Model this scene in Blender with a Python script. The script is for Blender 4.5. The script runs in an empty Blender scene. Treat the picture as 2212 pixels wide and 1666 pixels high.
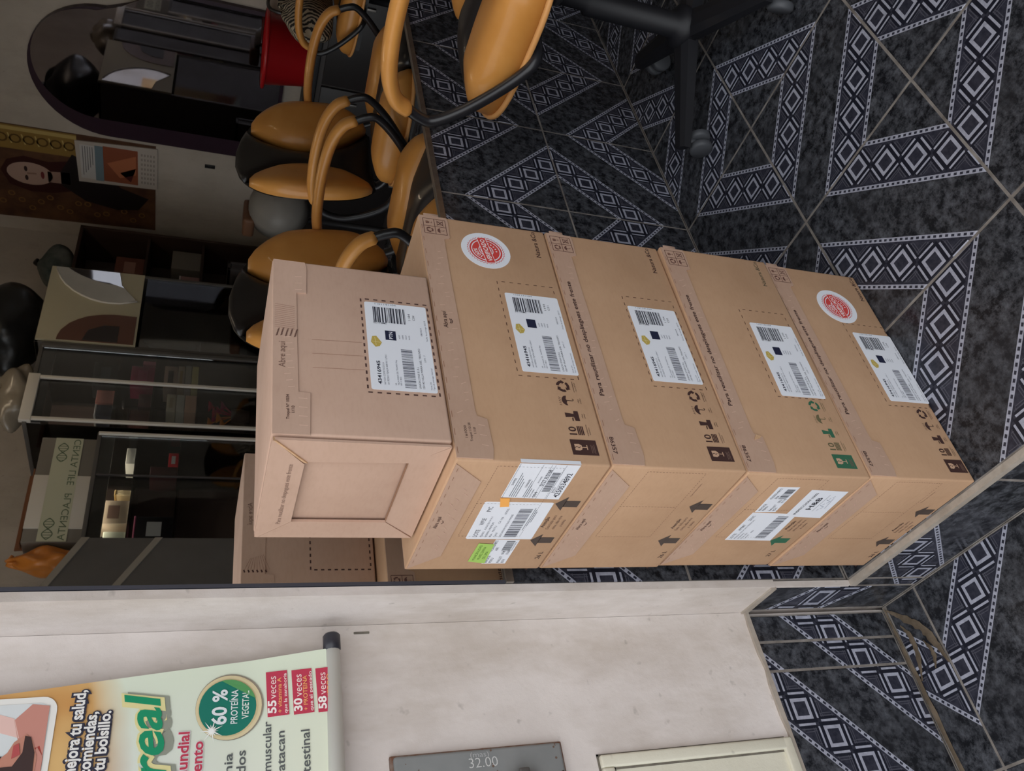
import bpy, bmesh, math, random
from mathutils import Vector, Matrix
random.seed(7)
C = bpy.context.scene.collection
scn = bpy.context.scene
# ------------------------------------------------------------------ camera, light, exposure
cam_d = bpy.data.cameras.new('camera'); cam = bpy.data.objects.new('camera', cam_d); C.objects.link(cam)
Rr = Vector((0.7754332, -0.62763322, 0.06913678)); Rd = Vector((-0.17061696, -0.3136876, -0.9340717)); Rf = Vector((0.60794178, 0.7125143, -0.35032865))
m = Matrix((Rd, Rr, -Rf)).transposed().to_4x4(); m.translation = (0, 0, 1.038)     # the phone was held sideways
cam.matrix_world = m
cam_d.sensor_width = 36; cam_d.lens = 36 * 1781.9 / 2212; cam_d.clip_start = .02
scn.camera = cam
w = bpy.data.worlds.new('sky'); scn.world = w; w.use_nodes = True
bg = w.node_tree.nodes['Background']; bg.inputs[0].default_value = (.94, .965, 1.0, 1); bg.inputs[1].default_value = 1.0
scn.view_settings.view_transform = 'Standard'; scn.view_settings.look = 'None'; scn.view_settings.gamma = 1
scn.view_settings.use_curve_mapping = False
scn.view_settings.exposure = 1.0
try: scn.cycles.max_bounces = 10; scn.cycles.transparent_max_bounces = 16
except Exception: pass

# ------------------------------------------------------------------ helpers
def lin(r, g, b):
    f = lambda c: (c / 255) / 12.92 if c / 255 <= .04045 else ((c / 255 + .055) / 1.055) ** 2.4
    return (f(r), f(g), f(b), 1)
class G:                                  # tiny expression builder over shader math nodes
    def __init__(s, nt): s.nt = nt
    def m(s, op, a, b=None, c=None):
        n = s.nt.nodes.new('ShaderNodeMath'); n.operation = op
        for i, v in enumerate((a, b, c)):
            if v is None: continue
            if isinstance(v, (int, float)): n.inputs[i].default_value = v
            else: s.nt.links.new(v, n.inputs[i])
        return n.outputs[0]
    def add(s, a, b): return s.m('ADD', a, b)
    def sub(s, a, b): return s.m('SUBTRACT', a, b)
    def mul(s, a, b): return s.m('MULTIPLY', a, b)
    def mn(s, a, b): return s.m('MINIMUM', a, b)
    def mx(s, a, b): return s.m('MAXIMUM', a, b)
    def ab(s, a): return s.m('ABSOLUTE', a)
    def fl(s, a): return s.m('FLOOR', a)
    def lt(s, a, b): return s.m('LESS_THAN', a, b)
    def gt(s, a, b): return s.m('GREATER_THAN', a, b)
    def band(s, a, lo, hi): return s.mul(s.gt(a, lo), s.lt(a, hi))
    def mix(s, f, a, b):
        n = s.nt.nodes.new('ShaderNodeMix'); n.data_type = 'RGBA'
        for i, v in ((0, f), (6, a), (7, b)):
            if isinstance(v, (int, float, tuple)): n.inputs[i].default_value = v
            else: s.nt.links.new(v, n.inputs[i])
        return n.outputs[2]
    def noise(s, scale, detail=4, rough=.6, vec=None, stretch=None):
        tc = s.nt.nodes.new('ShaderNodeTexCoord'); v = tc.outputs['Object'] if vec is None else vec
        if stretch:
            mp = s.nt.nodes.new('ShaderNodeMapping'); mp.inputs['Scale'].default_value = stretch
            s.nt.links.new(v, mp.inputs[0]); v = mp.outputs[0]
        n = s.nt.nodes.new('ShaderNodeTexNoise'); n.inputs['Scale'].default_value = scale
        n.inputs['Detail'].default_value = detail; n.inputs['Roughness'].default_value = rough
        s.nt.links.new(v, n.inputs['Vector']); return n.outputs[0]
    def ramp(s, f, lo, hi):
        n = s.nt.nodes.new('ShaderNodeMapRange'); n.inputs[1].default_value = lo; n.inputs[2].default_value = hi
        s.nt.links.new(f, n.inputs[0]); return n.outputs[0]
    def bump(s, h, strength, dist=.002):
        n = s.nt.nodes.new('ShaderNodeBump'); n.inputs['Strength'].default_value = strength; n.inputs['Distance'].default_value = dist
        s.nt.links.new(h, n.inputs['Height']); return n.outputs[0]
MATS = {}
def mat(name, col=None, rough=.6, spec=.4, metal=0, col2=None, nscale=20, bump=0, bscale=60, coat=0, stretch=None, trans=0):
    if name in MATS: return MATS[name]
    M = bpy.data.materials.new(name); M.use_nodes = True; nt = M.node_tree; b = nt.nodes['Principled BSDF']; g = G(nt)
    b.inputs['Base Color'].default_value = col; b.inputs['Roughness'].default_value = rough
    b.inputs['Specular IOR Level'].default_value = spec; b.inputs['Metallic'].default_value = metal
    b.inputs['Coat Weight'].default_value = coat; b.inputs['Transmission Weight'].default_value = trans
    if col2: nt.links.new(g.mix(g.ramp(g.noise(nscale, stretch=stretch), .3, .7), col, col2), b.inputs['Base Color'])
    if bump: nt.links.new(g.bump(g.noise(bscale, 6, stretch=stretch), bump), b.inputs['Normal'])
    MATS[name] = M; return M
def ink(r, g, b): return mat('ink_%d_%d_%d' % (r, g, b), lin(r, g, b), .55, .3)

class MB:                                 # collects shapes, builds ONE mesh object
    def __init__(s): s.v = []; s.f = []; s.mi = []; s.sm = []; s.uv = None
    def add(s, vs, fs, mi=0, smooth=False):
        o = len(s.v); s.v += [Vector(p) for p in vs]
        for f in fs: s.f.append([i + o for i in f]); s.mi.append(mi); s.sm.append(smooth)
        return s
    def box(s, lo, hi, mi=0, rot=None, about=None):
        x0, y0, z0 = lo; x1, y1, z1 = hi
        vs = [Vector(p) for p in ((x0,y0,z0),(x1,y0,z0),(x1,y1,z0),(x0,y1,z0),(x0,y0,z1),(x1,y0,z1),(x1,y1,z1),(x0,y1,z1))]
        if rot:
            c = Vector(about) if about else sum(vs, Vector()) / 8
            vs = [c + rot @ (p - c) for p in vs]
        return s.add(vs, [(0,3,2,1),(4,5,6,7),(0,1,5,4),(1,2,6,5),(2,3,7,6),(3,0,4,7)], mi)
    def bevbox(s, lo, hi, r=.004, seg=2, mi=0, rot=None, jitter=0):
        bm = bmesh.new(); bmesh.ops.create_cube(bm, size=1)
        c = [(a + b) / 2 for a, b in zip(lo, hi)]; d = [abs(b - a) for a, b in zip(lo, hi)]
        for v in bm.verts: v.co = Vector((v.co.x * d[0], v.co.y * d[1], v.co.z * d[2]))
        if jitter:
            for v in bm.verts: v.co += Vector((random.uniform(-1,1), random.uniform(-1,1), random.uniform(-1,1))) * jitter
        bmesh.ops.bevel(bm, geom=bm.edges[:], offset=min(r, min(d) * .45), segments=seg, affect='EDGES', profile=.6)
        bm.verts.index_update()
        vs = [(rot @ v.co if rot else v.co) + Vector(c) for v in bm.verts]
        s.add(vs, [[v.index for v in f.verts] for f in bm.faces], mi, True); bm.free(); return s
    def tube(s, path, r, seg=10, mi=0, closed=False, flat=1.0, up=None):
        P = [Vector(p) for p in path]; n = len(P); rr = r if isinstance(r, (list, tuple)) else [r] * n
        o = len(s.v); N = None
        for i, p in enumerate(P):
            a = P[(i + 1) % n] if (closed or i < n - 1) else P[i]; b = P[i - 1] if (closed or i > 0) else P[i]
            T = (a - b).normalized()
            if N is None:
                N = (Vector(up) if up else (Vector((0,0,1)) if abs(T.z) < .9 else Vector((1,0,0))))
            N = (N - T * N.dot(T)).normalized(); B = T.cross(N)
            for k in range(seg):
                a_ = 2 * math.pi * k / seg
                s.v.append(p + N * math.cos(a_) * rr[i] * flat + B * math.sin(a_) * rr[i])
        for i in range(n if closed else n - 1):
            j = (i + 1) % n
            for k in range(seg):
                k2 = (k + 1) % seg
                s.f.append([o+i*seg+k, o+i*seg+k2, o+j*seg+k2, o+j*seg+k]); s.mi.append(mi); s.sm.append(True)
        if not closed:
            s.f.append([o + k for k in range(seg)][::-1]); s.mi.append(mi); s.sm.append(False)
            s.f.append([o + (n-1)*seg + k for k in range(seg)]); s.mi.append(mi); s.sm.append(False)
        return s
    def lathe(s, prof, seg=24, org=(0,0,0), axis=None, mi=0):
        Q = Vector((0,0,1)).rotation_difference(Vector(axis)).to_matrix() if axis else Matrix.Identity(3)
        o = len(s.v)
        for r, z in prof:
            for k in range(seg):
                a = 2 * math.pi * k / seg; s.v.append(Vector(org) + Q @ Vector((r * math.cos(a), r * math.sin(a), z)))
        for i in range(len(prof) - 1):
            for k in range(seg):
                k2 = (k + 1) % seg
                s.f.append([o+i*seg+k, o+i*seg+k2, o+(i+1)*seg+k2, o+(i+1)*seg+k]); s.mi.append(mi); s.sm.append(True)
        return s
    def prism(s, poly, F, h, mi=0, base=0.0):      # polygon on a frame, raised along its normal
        o, ex, ey = F; n = ex.cross(ey); k = len(poly)
        lo = [o + ex * x + ey * y + n * base for x, y in poly]; hi = [p + n * h for p in lo]
        area = sum(poly[i][0]*poly[(i+1)%k][1] - poly[(i+1)%k][0]*poly[i][1] for i in range(k))
        if area < 0: lo.reverse(); hi.reverse()
        return s.add(lo + hi, [list(range(k))[::-1], [k+i for i in range(k)]] + [[i, (i+1)%k, k+(i+1)%k, k+i] for i in range(k)], mi)
    def build(s, name, mats, parent=None, **props):
        me = bpy.data.meshes.new(name); me.from_pydata([tuple(v) for v in s.v], [], s.f)
        for M in (mats if isinstance(mats, (list, tuple)) else [mats]): me.materials.append(M)
        me.polygons.foreach_set('material_index', s.mi); me.polygons.foreach_set('use_smooth', s.sm)
        if s.uv:
            L = me.uv_layers.new(name='UVMap'); d = L.data
            for lp in me.loops: d[lp.index].uv = s.uv[lp.vertex_index]
        me.update()
        ob = bpy.data.objects.new(name, me); C.objects.link(ob)
        if parent: ob.parent = parent
        for k, v in props.items(): ob[k] = v
        return ob
def tag(o, label, cat, group=None):
    o['label'] = label; o['category'] = cat
    if group: o['group'] = group
    return o
def thing(name, label, cat, loc=(0,0,0), rz=0, group=None):
    o = bpy.data.objects.new(name, None); C.objects.link(o); o.location = loc; o.rotation_euler = (0,0,rz); o.empty_display_size = .05
    return tag(o, label, cat, group)
def crom(pts, n=6):                       # Catmull-Rom through points
    P = [Vector(p) for p in pts]; P = [P[0]*2-P[1]] + P + [P[-1]*2-P[-2]]; out = []
    for i in range(1, len(P) - 2):
        a, b, c, d = P[i-1:i+3]
        for k in range(n):
            t = k / n; out.append(.5*((2*b)+(c-a)*t+(2*a-5*b+4*c-d)*t*t+(3*b-a-3*c+d)*t**3))
    return out + [P[-2]]
# --- lettering
TC = {}
def text_mesh(s, bold=0, shear=0):
    k = (s, bold, shear)
    if k not in TC:
        cu = bpy.data.curves.new('lettering', 'FONT'); cu.body = s; cu.size = 1; cu.dimensions = '2D'; cu.fill_mode = 'BOTH'
        cu.offset = bold; cu.shear = shear; cu.resolution_u = 3
        ob = bpy.data.objects.new('lettering', cu); C.objects.link(ob)
        dg = bpy.context.evaluated_depsgraph_get(); me = ob.evaluated_get(dg).to_mesh()
        TC[k] = ([(v.co.x, v.co.y) for v in me.vertices], [list(p.vertices) for p in me.polygons])
        ob.evaluated_get(dg).to_mesh_clear(); bpy.data.objects.remove(ob); bpy.data.curves.remove(cu)
    return TC[k]
class Dec:                                # flat print on a frame (origin, ex, ey); units of `u` metres
    def __init__(s, F, u=.001, base=.0003): s.F = F; s.u = u; s.base = base; s.mb = MB(); s.m = []
    def _mi(s, c):
        M = c if not isinstance(c, tuple) else ink(*c)
        if M not in s.m: s.m.append(M)
        return s.m.index(M)
    def _put(s, pts, faces, c, lay):
        o, ex, ey = s.F; n = ex.cross(ey); h = s.base + lay * .00012
        s.mb.add([o + ex * (x * s.u) + ey * (y * s.u) + n * h for x, y in pts], faces, s._mi(c))
    def poly(s, pts, c, lay=0):
        a = sum(pts[i][0]*pts[(i+1)%len(pts)][1] - pts[(i+1)%len(pts)][0]*pts[i][1] for i in range(len(pts)))
        s._put(pts if a > 0 else pts[::-1], [list(range(len(pts)))], c, lay); return s
    def rect(s, x0, y0, x1, y1, c, lay=0):
        return s.poly([(min(x0,x1),min(y0,y1)),(max(x0,x1),min(y0,y1)),(max(x0,x1),max(y0,y1)),(min(x0,x1),max(y0,y1))], c, lay)
    def line(s, a, b, wd, c, lay=0):
        dx, dy = b[0]-a[0], b[1]-a[1]; L = math.hypot(dx, dy) or 1; nx, ny = -dy/L*wd/2, dx/L*wd/2
        return s.poly([(a[0]+nx,a[1]+ny),(b[0]+nx,b[1]+ny),(b[0]-nx,b[1]-ny),(a[0]-nx,a[1]-ny)], c, lay)
    def frame(s, x0, y0, x1, y1, wd, c, lay=0):
        for a, b in (((x0,y0),(x1,y0)),((x1,y0),(x1,y1)),((x1,y1),(x0,y1)),((x0,y1),(x0,y0))): s.line(a, b, wd, c, lay)
        return s
    def dash(s, a, b, on, off, wd, c, lay=0):
        L = math.hypot(b[0]-a[0], b[1]-a[1]); n = max(1, round(L/(on+off))); q = L/n; r = on/(on+off)
        for i in range(n):
            t0 = i*q/L; t1 = (i+r)*q/L
            s.line((a[0]+(b[0]-a[0])*t0, a[1]+(b[1]-a[1])*t0), (a[0]+(b[0]-a[0])*t1, a[1]+(b[1]-a[1])*t1), wd, c, lay)
        return s
    def disc(s, x, y, r, c, lay=0, n=40, ry=None):
        return s.poly([(x+r*math.cos(2*math.pi*i/n), y+(ry or r)*math.sin(2*math.pi*i/n)) for i in range(n)], c, lay)
    def ring(s, x, y, r0, r1, c, lay=0, n=40):
        P = [(x+r*math.cos(2*math.pi*i/n), y+r*math.sin(2*math.pi*i/n)) for r in (r0, r1) for i in range(n)]
        s._put(P, [[i, n+i, n+(i+1)%n, (i+1)%n][::-1] if False else [i, (i+1)%n, n+(i+1)%n, n+i][::-1] for i in range(n)], c, lay); return s
    def text(s, t, x, y, h, c, lay=0, al='l', rot=0, bold=0, wd=None, shear=0, bend=None):
        vs, fs = text_mesh(t, bold, shear)
        if not vs: return s
        sz = h / .73; x0 = min(v[0] for v in vs); x1 = max(v[0] for v in vs); sx = (wd / (x1-x0)) if wd else sz
        W = (x1-x0)*sx; off = {'l':0,'c':-W/2,'r':-W}[al]; ca, sa = math.cos(rot), math.sin(rot); P = []
        for a, b in vs:
            p, q = (a-x0)*sx+off, b*sz
            if bend:
                A = bend[0] - p / bend[1]; P.append((x+(bend[1]+q)*math.cos(A), y+(bend[1]+q)*math.sin(A)))
            else: P.append((x+p*ca-q*sa, y+p*sa+q*ca))
        s._put(P, fs, c, lay); return s
    def bars(s, x0, y0, x1, y1, c, lay=0, n=40, vert=True, seed=1):
        rnd = random.Random(seed); t = 0; ws = [rnd.choice((1,1,2,3)) for _ in range(n)]; tot = sum(ws)
        for i, q in enumerate(ws):
            if i % 2 == 0:
                a, b = t/tot, (t+q)/tot
                if vert: s.rect(x0+(x1-x0)*a, y0, x0+(x1-x0)*b, y1, c, lay)
                else: s.rect(x0, y0+(y1-y0)*a, x1, y0+(y1-y0)*b, c, lay)
            t += q
        return s
    def build(s, name, parent=None, **k): return s.mb.build(name, s.m, parent, kind='stuff', **k)
V = Vector
FX, FY, FZ = V((1,0,0)), V((0,1,0)), V((0,0,1))

# ------------------------------------------------------------------ surface materials
def tile_material():
    M = bpy.data.materials.new('patterned_tile'); M.use_nodes = True; nt = M.node_tree; b = nt.nodes['Principled BSDF']; g = G(nt)
    uv = nt.nodes.new('ShaderNodeUVMap'); sp = nt.nodes.new('ShaderNodeSeparateXYZ'); nt.links.new(uv.outputs[0], sp.inputs[0])
    a, c = sp.outputs[0], sp.outputs[1]
    s0 = g.add(a, c); t = g.sub(a, c)
    s1 = g.m('WRAP', s0, 2.0, 0.0); s = g.mn(s1, g.sub(2.0, s1))           # distance from the frame centre
    inb = g.band(s, .40, .80)
    p = .30
    tc = g.mul(g.add(g.fl(g.m('DIVIDE', t, p)), .5), p); dt = g.sub(t, tc); ds = g.sub(s, .60)
    mm = g.mx(g.ab(g.mul(g.add(ds, dt), .5)), g.ab(g.mul(g.sub(ds, dt), .5)))
    mn = g.mn(g.ab(g.mul(g.add(ds, dt), .5)), g.ab(g.mul(g.sub(ds, dt), .5)))
    core = g.band(s, .452, .748)
    ring = g.mul(core, g.band(mm, .037, .055))
    line = g.mul(core, g.mul(g.band(mm, .076, .088), g.lt(mn, .054)))
    thin = g.mul(core, g.mul(g.mx(g.band(mm, .104, .109), g.band(mm, .118, .122)), g.lt(mn, .09)))
    thin2 = g.mul(core, g.mul(g.mx(g.band(mn, .03, .034), g.band(mn, .042, .046)), g.gt(mm, .1)))
    e = g.mn(g.sub(s, .40), g.sub(.80, s))                                   # into the band from its edge
    stripe = g.band(e, .0, .036)
    dk = g.mul(g.band(e, .009, .027), g.lt(g.m('FRACT', g.m('DIVIDE', t, .052)), .5))
    edge = g.mul(stripe, g.sub(1.0, dk))
    n1 = g.noise(52, 8, .74); n2 = g.noise(9, 3, .5); n3 = g.noise(120, 3, .6)
    marb = g.mix(g.ramp(n1, .42, .66), lin(28, 29, 33), lin(92, 94, 100))
    marb = g.mix(g.mul(g.ramp(n2, .45, .7), .4), marb, lin(44, 45, 49))
    base = g.mix(g.ramp(n3, .35, .65), lin(42, 43, 54), lin(58, 59, 70))
    dark = g.mul(core, g.band(mm, .088, .102)); dark2 = g.mul(core, g.band(mm, .055, .074))
    base = g.mix(g.mul(g.mx(dark, dark2), .8), base, lin(26, 28, 38))
    col = g.mix(inb, marb, base)
    col = g.mix(g.mul(g.mx(thin, thin2), .55), col, lin(100, 100, 110))
    wh = g.mix(g.ramp(n3, .3, .7), lin(152, 154, 168), lin(178, 180, 194))
    col = g.mix(g.mul(inb, g.mx(g.mx(ring, line), edge)), col, wh)
    nt.links.new(col, b.inputs['Base Color'])
    b.inputs['Roughness'].default_value = .42; b.inputs['Specular IOR Level'].default_value = .35
    nt.links.new(g.ramp(n2, .1, 1.9), b.inputs['Roughness'])
    return M
TILE = tile_material()
GROUT = mat('grout', lin(152, 146, 140), .9, .1, col2=lin(112, 105, 99), nscale=30, bump=.3)
MORTAR = mat('mortar', lin(136, 121, 104), .95, .1, col2=lin(82, 71, 58), nscale=18, bump=.8, bscale=40)
def plaster(name, c1, c2, c3, scale=5):
    M = bpy.data.materials.new(name); M.use_nodes = True; nt = M.node_tree; b = nt.nodes['Principled BSDF']; g = G(nt)
    col = g.mix(g.ramp(g.noise(scale, 6, .6), .35, .72), c1, c2)
    col = g.mix(g.mul(g.ramp(g.noise(3.2, 6, .72, stretch=(1,1,.4)), .47, .74), .75), col, c3)
    col = g.mix(g.mul(g.ramp(g.noise(60, 2, .5), .68, .8), .35), col, lin(120, 112, 104))
    nt.links.new(col, b.inputs['Base Color']); b.inputs['Roughness'].default_value = .85; b.inputs['Specular IOR Level'].default_value = .2
    nt.links.new(g.bump(g.noise(26, 8, .7), .35, .004), b.inputs['Normal']); return M
PLASTER = plaster('street_plaster', lin(229, 221, 216), lin(210, 201, 195), lin(170, 155, 138))
INNER = plaster('inner_plaster', lin(196, 186, 174), lin(180, 170, 158), lin(160, 150, 138), 3)
def kraft(name, c1, c2):
    M = bpy.data.materials.new(name); M.use_nodes = True; nt = M.node_tree; b = nt.nodes['Principled BSDF']; g = G(nt)
    col = g.mix(g.ramp(g.noise(9, 5, .6), .3, .7), c1, c2)
    col = g.mix(g.mul(g.ramp(g.noise(260, 2, .5, stretch=(.3, .3, 1)), .45, .7), .07), col, lin(150, 112, 84))
    nt.links.new(col, b.inputs['Base Color']); b.inputs['Roughness'].default_value = .8; b.inputs['Specular IOR Level'].default_value = .2
    nt.links.new(g.bump(g.add(g.noise(24, 4), g.mul(g.noise(150, 2, .5, stretch=(.2, .2, 1)), .12)), .2, .0015), b.inputs['Normal']); return M
KRAFT = kraft('kraft_board', lin(199, 162, 130), lin(188, 151, 119))
KRAFT2 = kraft('kraft_board_pale', lin(206, 174, 154), lin(196, 163, 143))
TAPED = kraft('kraft_taped', lin(196, 164, 143), lin(187, 154, 133)); 
TAPED.node_tree.nodes['Principled BSDF'].inputs['Roughness'].default_value = .45
EDGE = mat('torn_board', lin(222, 184, 146), .9, .1, col2=lin(196, 158, 122), nscale=80)
WHITE = mat('label_paper', lin(236, 239, 246), .5, .3)
DARK = (72, 50, 46)

# ------------------------------------------------------------------ tiles: one object per tile
def tiles(parent, F, xs, ys, uvf, thick=.008, gap=.0038, uneven=.0006, skip=None):
    """xs, ys: cut lines along ex and ey; F a frame whose normal points out of the surface"""
    o, ex, ey = F; n = ex.cross(ey)
    for i in range(len(xs) - 1):
        for j in range(len(ys) - 1):
            x0, x1, y0, y1 = xs[i]+gap/2, xs[i+1]-gap/2, ys[j]+gap/2, ys[j+1]-gap/2
            if x1 - x0 < .004 or y1 - y0 < .004 or (skip and skip((x0+x1)/2, (y0+y1)/2)): continue
            mb = MB(); e = .0018; up = random.uniform(-uneven, 0); f = uvf((x0+x1)/2, (y0+y1)/2); uv = []; vs = []
            for (a, b, c, d, hh) in ((x0, y0, x1, y1, -thick), (x0, y0, x1, y1, up - e*.6), (x0+e, y0+e, x1-e, y1-e, up)):
                for p, q in ((a,b),(c,b),(c,d),(a,d)): vs.append(o + ex*p + ey*q + n*hh); uv.append(f(p, q))
            fs = [(8,9,10,11)]
            for k in (0, 4):
                for q in range(4): fs.append((k+q, k+(q+1)%4, k+4+(q+1)%4, k+4+q))
            mb.add(vs, fs); mb.uv = uv
            mb.build('tile', TILE, parent)
def lattice(ox, oy, p):                    # frame centres at even nodes of the grid
    def at(cx, cy):
        i = math.floor((cx-ox)/p); j = math.floor((cy-oy)/p); odd = (i+j) % 2
        def uv(x, y):
            a, b = (x-ox)/p-i, (y-oy)/p-j
            return (1-a, b) if odd else (a, b)
        return uv
    return at
def seq(a, b, o, p):
    k = math.ceil((a-o)/p + 1e-6); out = [a]
    while o+k*p < b-1e-6: out.append(o+k*p); k += 1
    return out + [b]

# ------------------------------------------------------------------ the setting
XF, YM, YB, XW, YO, ZC = .484, 1.02, 1.113, 4.5, -2.06, 2.75
ZO = -.144
fl = MB().box((XF+.002, YO, -.14), (XW, YM, -.0010)).build('floor', GROUT, kind='structure')
tiles(fl, (V((0,0,0)), FX, FY), [.494]+seq(.787, XW, 1.087, .3)[0:], seq(YO, YM, .439, .3), lattice(1.087, .439, .3))
CEM = mat('old_cement', lin(184, 174, 163), .95, .1, col2=lin(152, 141, 128), nscale=22, bump=.6, bscale=50)
MB().box((XF-.0005, YO, -.012), (.4935, YM, -.0004)).build('trim_1', CEM, kind='structure')
rs = MB().box((XF+.001, YO, ZO-.02), (XF+.02, YB, -.013)).build('trim_2', GROUT, kind='structure')
tiles(rs, (V((XF, 0, 0)), -FY, FZ), seq(-YM, -YO, -.694, .3), [ZO, -.006], lambda cx, cy: (lambda x, y: ((-x-.682)/.3, y/.3)), thick=.006)
og = MB().box((-1.4, -1.6, ZO-.06), (XF, YB, ZO-.0010)).build('pavement', GROUT, kind='structure')
tiles(og, (V((0,0,ZO)), FX, FY), seq(-1.316, XF, .484, .3), seq(-1.373, YB-.008, 1.027, .3), lattice(.492, 1.034, .3))
MB().box((-9, -9, ZO-.3), (9, 9, ZO-.062)).build('ground', mat('asphalt', lin(118, 116, 114), .9, .2, col2=lin(96, 94, 92), nscale=12, bump=.4), kind='structure')
# street wall (left of the doorway, set back) and the tiled, mirrored side wall of the shop
ws = MB()
ws.box((-4.0, YB, .156), (XF-.0005, YB+.25, 3.2)); ws.box((-4.0, YB+.007, ZO-.05), (XF-.0005, YB+.25, .156))
ws = ws.build('wall_street', PLASTER, kind='structure')
sk = lambda cx, cy: (lambda x, y: ((x-.028)/.3, -y/.3))
tiles(ws, (V((0, YB, 0)), FX, FZ), seq(-.82, .382, .082, .3)+[.431, .478], [ZO, .152], sk, thick=.006)
wl = MB()
wl.box((XF, YM+.008, .154), (XW+.2, YB+.25, 3.2)); wl.box((XF+.007, YM+.008, ZO-.05), (XW+.2, YB+.25, .154))
wl.box((XF, YM-.003, .154), (XF+.0122, YM+.008, 3.2)); wl.box((XF+.001, YM-.002, 0), (XF+.010, YM+.008, .154))
wl = wl.build('wall_left', PLASTER, kind='structure')
tiles(wl, (V((XF, 0, 0)), -FY, FZ), [-YB+.004, -YM-.001], [ZO, .152], lambda cx, cy: (lambda x, y: ((XF-x*.6-.32)/.3, (.25-y)/.3)), thick=.006)
tiles(wl, (V((0, YM, 0)), FX, FZ), seq(.497, XW, 1.39, .304), [0.001, .306, .611], lambda cx, cy: lattice(1.39, .306, .305)(cx, cy))
t3 = MB(); xs_ = [-.5+.0246*k for k in range(41)]
for a, b in zip(xs_[:-1], xs_[1:]):
    h0, h1 = .008+.0018*math.sin(a*61)+.0012*math.sin(a*143), .008+.0018*math.sin(b*61)+.0012*math.sin(b*143)
    t3.prism([(a, 0), (b, 0), (b, h1), (a, h0)], (V((0, YB+.003, .1505)), FX, FZ), .008)
t3.prism([(-YB, 0), (-YM, 0), (-YM, .010), (-YB, .012)], (V((XF+.003, 0, .1505)), -FY, FZ), .006)
t3.build('trim_3', CEM, kind='structure')
def ribbon(pts, wd, seed):
    rnd = random.Random(seed); P = crom([(x, y, ZO+.0012) for x, y in pts], 7); vs = []
    for k, p in enumerate(P):
        d_ = (P[min(k+1, len(P)-1)]-P[max(k-1, 0)]).normalized(); n_ = V((-d_.y, d_.x, 0)); e_ = min(1, .25+2.2*min(k, len(P)-1-k)/len(P))
        vs += [p+n_*wd*.5*rnd.uniform(.7, 1.35)*e_, p+V((0, 0, .0012)), p-n_*wd*.5*rnd.uniform(.7, 1.35)*e_]
    fs = []
    for k in range(len(P)-1):
        for q in (0, 1): fs.append((3*k+q, 3*k+q+1, 3*k+q+4, 3*k+q+3))
    return vs, fs
t = MB()                                    # mortar smears along the foot of the street wall
for pts, wd, sd_ in (([(.480,1.108), (.40,1.107), (.2,1.104), (0,1.104), (-.3,1.104)], .010, 1), ([(.474,1.104), (.446,1.075), (.420,1.050), (.385,1.036), (.350,1.028)], .014, 2), ([(.440,1.090), (.415,1.080), (.380,1.084), (.345,1.099)], .010, 3), ([(.40,1.058), (.375,1.050), (.352,1.060)], .008, 4)):
    v_, f_ = ribbon(pts, wd, sd_); t.add(v_, f_, 0, True)
t.build('trim_4', MORTAR, kind='structure')
MB().box((XF+.0125, YM+.0012, 0), (XW, YM+.0078, .6105)).build('trim_5', GROUT, kind='structure')
MB().box((-1.0, YB+.0012, ZO), (.478, YB+.0068, .150)).build('trim_6', GROUT, kind='structure')
MB().box((XW, YO-.2, -.14), (XW+.2, YM+.008, 3.2)).build('wall_back', INNER, kind='structure')
MB().box((XF, YO-.2, -.14), (XW, YO, 3.2)).build('wall_right', INNER, kind='structure')
fr = MB(); fr.box((XF, YO-.2, ZO-.05), (XF+.15, -1.62, 3.2)); fr.box((XF, -1.62, 2.45), (XF+.15, YM+.008, 3.2))
fr.build('wall_front', PLASTER, kind='structure')
MB().box((XF, YO-.2, ZC), (XW+.2, YM+.008, ZC+.1)).build('ceiling', mat('ceiling_paint', lin(200, 194, 184), .9, .1, col2=lin(188, 182, 172), nscale=3), kind='structure')

# big mirror above the dado
MIRROR = mat('silvered_glass', (.80, .81, .80, 1), .012, .5, 1)
STEEL = mat('brushed_steel', lin(172, 168, 162), .35, .5, .9, col2=lin(150, 146, 140), nscale=50)
mr = thing('wall_mirror', 'large frameless mirror covering the shop wall above the tiled dado', 'mirror', (XF, YM, .61))
MB().box((.019, -.002, .006), (XW-XF-.002, .007, 2.12)).build('mirror_pane', MIRROR, mr)
MB().box((.013, -.009, -.006), (XW-XF-.002, .007, .0055)).build('bottom_trim', STEEL, mr)
MB().box((.0135, -.004, .0055), (.0182, .007, 2.12)).build('side_trim', mat('dark_trim', lin(70, 70, 78), .4, .4), mr)

# ------------------------------------------------------------------ cardboard boxes
BW, BD = 415, 257                          # millimetres
def up_arrow(d, x, y, c, lay=0, w=32, h=32):
    d.poly([(x-w/2, y+h*.60), (x+w/2, y+h*.60), (x, y+h)], c, lay); d.rect(x-w*.23, y, x+w*.23, y+h*.62, c, lay)
def recycle(d, x, y, r, c, lay=0):
    for k in range(3):
        a0 = math.radians(90+120*k-48); P = []; Q = []
        for i in range(5):
            a = a0 - math.radians(74)*i/4 + math.radians(40); P.append((x+r*math.cos(a), y+r*math.sin(a))); Q.append((x+r*.58*math.cos(a), y+r*.58*math.sin(a)))
        for i in range(4): d.poly([P[i], P[i+1], Q[i+1], Q[i]], c, lay)
        a = a0 - math.radians(74) + math.radians(40)
        d.poly([(x+r*1.18*math.cos(a), y+r*1.18*math.sin(a)), (x+r*.8*math.cos(a-.62), y+r*.8*math.sin(a-.62)), (x+r*.4*math.cos(a), y+r*.4*math.sin(a))], c, lay)
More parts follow.
